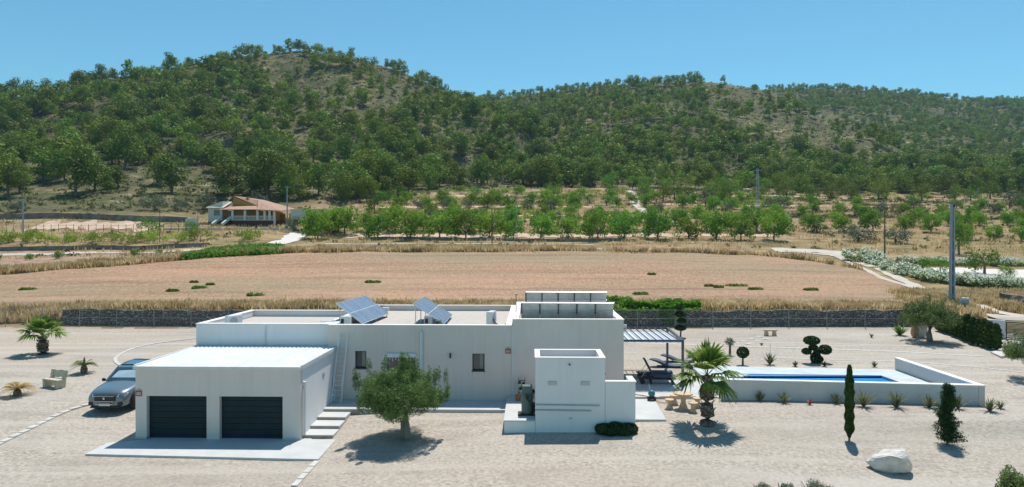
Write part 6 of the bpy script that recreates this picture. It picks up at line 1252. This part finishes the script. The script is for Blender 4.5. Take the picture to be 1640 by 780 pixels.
for k, (u, v, w_) in enumerate([(42, 465, 1.0), (318, 463, .9), (310, 454, .5), (275, 468, .7), (407, 475, 1.0), (596, 454, 1.0), (560, 492, .8), (1043, 441, .6), (1025, 473, .9), (1135, 460, .6), (1150, 462, .7), (1178, 459, 1.5), (1209, 465, .9), (1298, 466, 1.0), (336, 458, .5)]):
    if u in (560,): continue
    x, y, z = hit(u, v); g = np.random.default_rng(k); t = thing('weed_patch', ['weed patch nearest the frame edge in the field', 'upper patch of the weed trio before the garage wing', 'uppermost small weed patch above the trio', 'small weed patch just beside the trio', 'weed patch near the foot of the ploughed field before the wing', 'weed patch directly behind the wider solar array', '', 'small weed patch near the back bank, right of centre', 'weed patch just above the green creeper', 'small weed patch right of the creeper top', 'small pale weed patch beside the widest patch', 'widest flat weed patch in the ploughed field', 'weed patch just right of the widest patch', 'weed patch nearest the track end of the field', 'tiny weed patch right of the trio'][k], 'weed patch', (x, y, z), 0, 'weed patches in the ploughed field')
    leafy('leaves', [(-.3 * w_, 0, .1, w_ * .5, w_ * .4, .22), (.4 * w_, .1, .1, w_ * .6, w_ * .4, .2)], 420, .13, .5, m_weed, t, g, .3, 1)
# oleanders
OC = {}
def oleander(u, v, h, lab, group, w_=1.1):
    OC[group] = OC.get(group, 0) + 1; lab = lab + ', ' + ORD[OC[group] - 1] + ' from its left end'; x, y, z = hit(u, v); K_olea.put(x, y, h * 1.1, lab, group, w_)
class KO(Kind):
    def put(s, x, y, h, lab, group, wf=1.0, z=None):
        z = Z(x, y) - .05; s.i += 1; sc_ = (h * wf, h * wf, h)
        if len(s.t) < s.nvar:
            g = np.random.default_rng(s.seed + len(s.t)); t = thing(s.name, lab, s.cat, (x, y, z), 0, group); m, V, k = make_tree_data('shrub', s.seed + len(s.t)); m.build('stems', m_bark, t); cr = np_mesh('leaves', V, 4, m_oleaf, t)
            c = V.reshape(-1, 4, 3).mean(1); c = c[(c[:, 2] > .25)]; c = c[g.choice(len(c), 340)] * [1.08, 1.08, 1.08] + g.normal(size=(340, 3)) * .02; np_mesh('blossom', cards(c, .07, .85, g), 4, m_flower, t); t.scale = sc_; s.t.append(t); return t
        return copy_tree(s.t[s.i % s.nvar], (x, y, z), rnd.uniform(0, 6.28), sc_, lab, group)
K_olea = KO('oleander_bush', 'shrub', m_oleaf, 'oleander', 4, 800)
OP = [(1378, 418), (1400, 424), (1425, 433), (1448, 440), (1470, 447), (1495, 451), (1520, 454), (1545, 457), (1570, 460), (1598, 462), (1625, 463), (1650, 465)]
u_ = 0
for i in range(len(OP) - 1):
    a, b = OP[i], OP[i + 1]
    for k in range(2): q_ = lerp2(a, b, k / 2); oleander(q_[0], q_[1], 1.5 if i > 0 else 2.2, 'white flowering oleander along the dirt track', 'near oleander hedge', 1.0)
for u in range(1448, 1660, 14): oleander(u, 423.5 + (u - 1448) * .012, 1.3, 'white flowering oleander beyond the pale lot', 'far oleander hedge', 1.0)
for u, v, h, wf, lab in [(1478, 434, 2.0, 1.0, 'green shrub standing in the pale lot behind the near oleanders'), (1506, 438, 2.2, .8, 'lighter green shrub in the middle of the pale lot'), (1577, 440, 3.6, 1.0, 'large rounded green tree in the pale lot past the pole'), (1612, 446, 1.8, .9, 'small shrub at the far end of the pale lot')]:
    x, y, z = hit(u, v); K_ = K_green if h < 3 else K_pl; K_.put(x, y, h, lab, 'trees in the pale lot', wf)

# ------------------------------------------------------------------ far house, shed, small things
dh = 146.0; sx = dh / F
def hx(u): return (u - 820) * sx
def hz_(v): return H + (HR - v) * sx
hb = hz_(362.5); t = thing('country_house', 'far single storey house with red tiled roof and ochre columned porch', 'house', (hx(400), dh, hb)); X0 = hx(400)
def bx(m, u0, u1, y0, y1, v0, v1): m.box(hx(u0) - X0, hx(u1) - X0, y0, y1, hz_(v0) - hb, hz_(v1) - hb)
m = MB(); bx(m, 330, 353, 1.0, 9, 364, 330); m.extr([(hx(330) - X0, hz_(330) - hb), (hx(353) - X0, hz_(330) - hb), (hx(353) - X0, hz_(322) - hb)], 1.2, 9, 'y'); m.build('wing_wall', m_greywall, t)
m = MB(); bx(m, 330, 352.5, 0.97, 0.999, 364.5, 355); bx(m, 372, 438, 0.0, 0.2, 364.5, 353); bx(m, 438.05, 439, 0.2, 7.5, 364.5, 353); m.build('brick_base', m_brick, t)
m = MB(); bx(m, 353, 431, 2.2, 9, 364, 337); bx(m, 358, 396, 5.0, 8.0, 337, 327); m.extr([(hx(359) - X0, hz_(327) - hb), (hx(398) - X0, hz_(327) - hb), (hx(361) - X0, hz_(314) - hb)], 4.4, 4.8, 'y'); m.extr([(hx(431) - X0, hz_(364) - hb), (hx(448) - X0, hz_(364) - hb), (hx(448) - X0, hz_(340) - hb), (hx(446.5) - X0, hz_(340) - hb), (hx(446) - X0, hz_(350) - hb), (hx(440) - X0, hz_(350) - hb), (hx(439) - X0, hz_(340) - hb), (hx(431) - X0, hz_(340) - hb)], 7.0, 7.3, 'y'); m.build('ochre_wall', m_ochre, t)
m = MB(); A_ = lambda u, y, v: (hx(u) - X0, y, hz_(v) - hb)
m.add([A_(352, -.5, 335.5), A_(413, -.5, 335.5), A_(400, 4.6, 327.5), A_(357, 4.6, 327.5), A_(352, -.5, 336.6), A_(413, -.5, 336.6)], [(0, 1, 2, 3), (0, 4, 5, 1)])
m.add([A_(413, -.5, 335.6), A_(450, -.2, 337.4), A_(397, 6, 317.5), A_(361.5, 4.2, 312), A_(400, 4.6, 327.6), A_(450, 9.5, 331), A_(397, 9.5, 316)], [(0, 1, 2, 4), (4, 2, 3), (1, 5, 6, 2)])
m.add([A_(413, -.51, 335.6), A_(450, -.21, 337.4), A_(450, -.21, 338.6), A_(413, -.51, 336.8)], [(0, 3, 2, 1)])
m.add([A_(361.5, 4.2, 312), A_(397, 6, 317.5), A_(397, 9.5, 316), A_(361.5, 9.5, 311)], [(0, 1, 2, 3)])
m.build('tiled_roof', m_tile, t)
m = MB(); m.add([A_(328, .5, 332), A_(357, .5, 332), A_(357, 5, 321), A_(345, 5, 321), A_(328, .5, 333), A_(357, .5, 333), A_(330, 9, 330)], [(0, 1, 2, 3), (0, 4, 5, 1), (0, 3, 6)]); m.build('wing_roof', m_greywall, t)
m = MB(); bx(m, 380, 384, 5.0, 5.6, 318, 312.5); m.build('chimney', m_ochre, t)
for u in (372, 392, 412, 423.5, 431.5, 439): m = MB(); bx(m, u - 1.7, u + 1.7, 0.02, .4, 364 if u > 400 else 353, 336.6); m.build('column', m_balw, t)
m = MB()
for a in np.arange(374, 438, 2.1): bx(m, a, a + .8, .1, .25, 351, 346.5)
bx(m, 373, 438.5, .05, .3, 346.5, 345.6); bx(m, 373, 438.5, .05, .3, 353, 351.6); m.build('balustrade', m_balw, t)
for k, (a, b) in enumerate(((339.5, 348.5), (385, 390), (425, 430))): m = MB(); bx(m, a, b, .95 if k == 0 else 2.15, 1.0 if k == 0 else 2.2, 345, 336); m.build('window', m_glass, t)
m = MB(); bx(m, 362, 370, 2.14, 2.2, 352, 337.5); m.build('door', m_frame, t)
m = MB()
for k in range(6): bx(m, 352 + 0 * k, 368, -2.4 + .4 * k, -2.0 + .4 * k if k < 5 else 2.1, 364.5, 363 - k * 1.9)
m.build('stairs', m_brick, t)
for a in (346.5, 362): m = MB(); m.add([A_(a, -2.6, 363), A_(a + 2.6, -2.6, 363), A_(a + 10, .0, 349), A_(a + 7.2, .0, 349), A_(a, -2.6, 358), A_(a + 2.6, -2.6, 358), A_(a + 10, .0, 345.5), A_(a + 7.2, .0, 345.5)], [(0, 3, 2, 1), (4, 5, 6, 7), (0, 1, 5, 4), (1, 2, 6, 5), (2, 3, 7, 6), (3, 0, 4, 7)]); m.build('stair_wall', m_balw, t)
t = thing('garden_wall', 'long grey block wall in front of the far house', 'wall', (0, 0, 0)); dw = 136; Pw_ = [((u - 820) * dw / F, dw) for u in (262, 300, 340, 380, 420, 466)]
m = MB()
for a, b in zip(Pw_[:-1], Pw_[1:]): z0 = min(Z(*a), Z(*b)) - .3; zt1 = H + (HR - 365.5) * dw / F; m.prism([a, b, (b[0], b[1] + .25), (a[0], a[1] + .25)], z0, zt1)
m.build('wall_body', m_shed, t)
for u in (427, 467): m = MB(); x = (u - 820) * dw / F; m.box(x - .35, x + .35, dw - .3, dw - .01, Z(x, dw) - .3, H + (HR - 363) * dw / F); m.build('pillar', m_balw, t)
t = thing('shed', 'long pale flat roofed shed behind the leafy trees beside the far house', 'shed', (hx(503), dh, Z(hx(503), dh)))
m = MB(); zb = Z(hx(503), dh); m.box(-5, 5.2, 0, 4.5, 4.2 - 2.9, hz_(336) - zb); m.build('wall', m_shed, t); m = MB(); m.box(-4.6, 5.2, .2, 4.5, -.5, 4.2 - 2.905); m.build('recessed_base', m_brick, t); m = MB(); m.box(-5.15, 5.3, -.12, 4.6, hz_(336) - zb + .003, hz_(336) - zb + .12); m.build('roof', m_tin, t)  # base is a dark brick red box set back below the pale wall
t = thing('white_board', 'plain white board standing in the field beside the far house', 'board', (hx(307) * .93, 135.8, 0)); m = MB(); zc = H + (HR - 363.5) * 135.8 / F; m.box(-1.25, 1.25, 0, .12, zc, H + (HR - 350) * 135.8 / F); m.build('panel', m_balw, t)
for s in (-1.1, 1.1): m = MB(); m.box(s - .04, s + .04, .125, .2, zc - 1.0, zc + 1.4); m.build('post', m_wood, t)
t = thing('field_fence', 'row of thin dark posts round the pale plot', 'fence', (0, 0, 0)); prev = []
for k, u in enumerate(range(10, 300, 12)):
    x, y, z = hit(u, 372 - (u % 5) * .3, 100); m = MB(); m.tube([(x, y, z - .2), (x, y, z + 1.5)], .045, 5); m.build('post', m_wood, t); prev.append((x, y, z + 1.2))
m = MB(); m.tube(prev, .015, 4); m.build('wire', m_post, t)

# ------------------------------------------------------------------ haze
m = bpy.data.materials.new('air'); m.use_nodes = True; N = m.node_tree.nodes; N.remove(N['Principled BSDF']); v = N.new('ShaderNodeVolumePrincipled'); v.inputs['Color'].default_value = (0.5, 0.78, 1, 1); v.inputs['Density'].default_value = 0.00011; v.inputs['Anisotropy'].default_value = 0.2
m.node_tree.links.new(v.outputs[0], N['Material Output'].inputs['Volume'])
hzb = MB(); hzb.box(-4500, 4500, -120, 3300, -120, 330); tag(hzb.build('haze', m), 'thin pale blue air between the viewer and the hills', 'haze', kind='stuff')
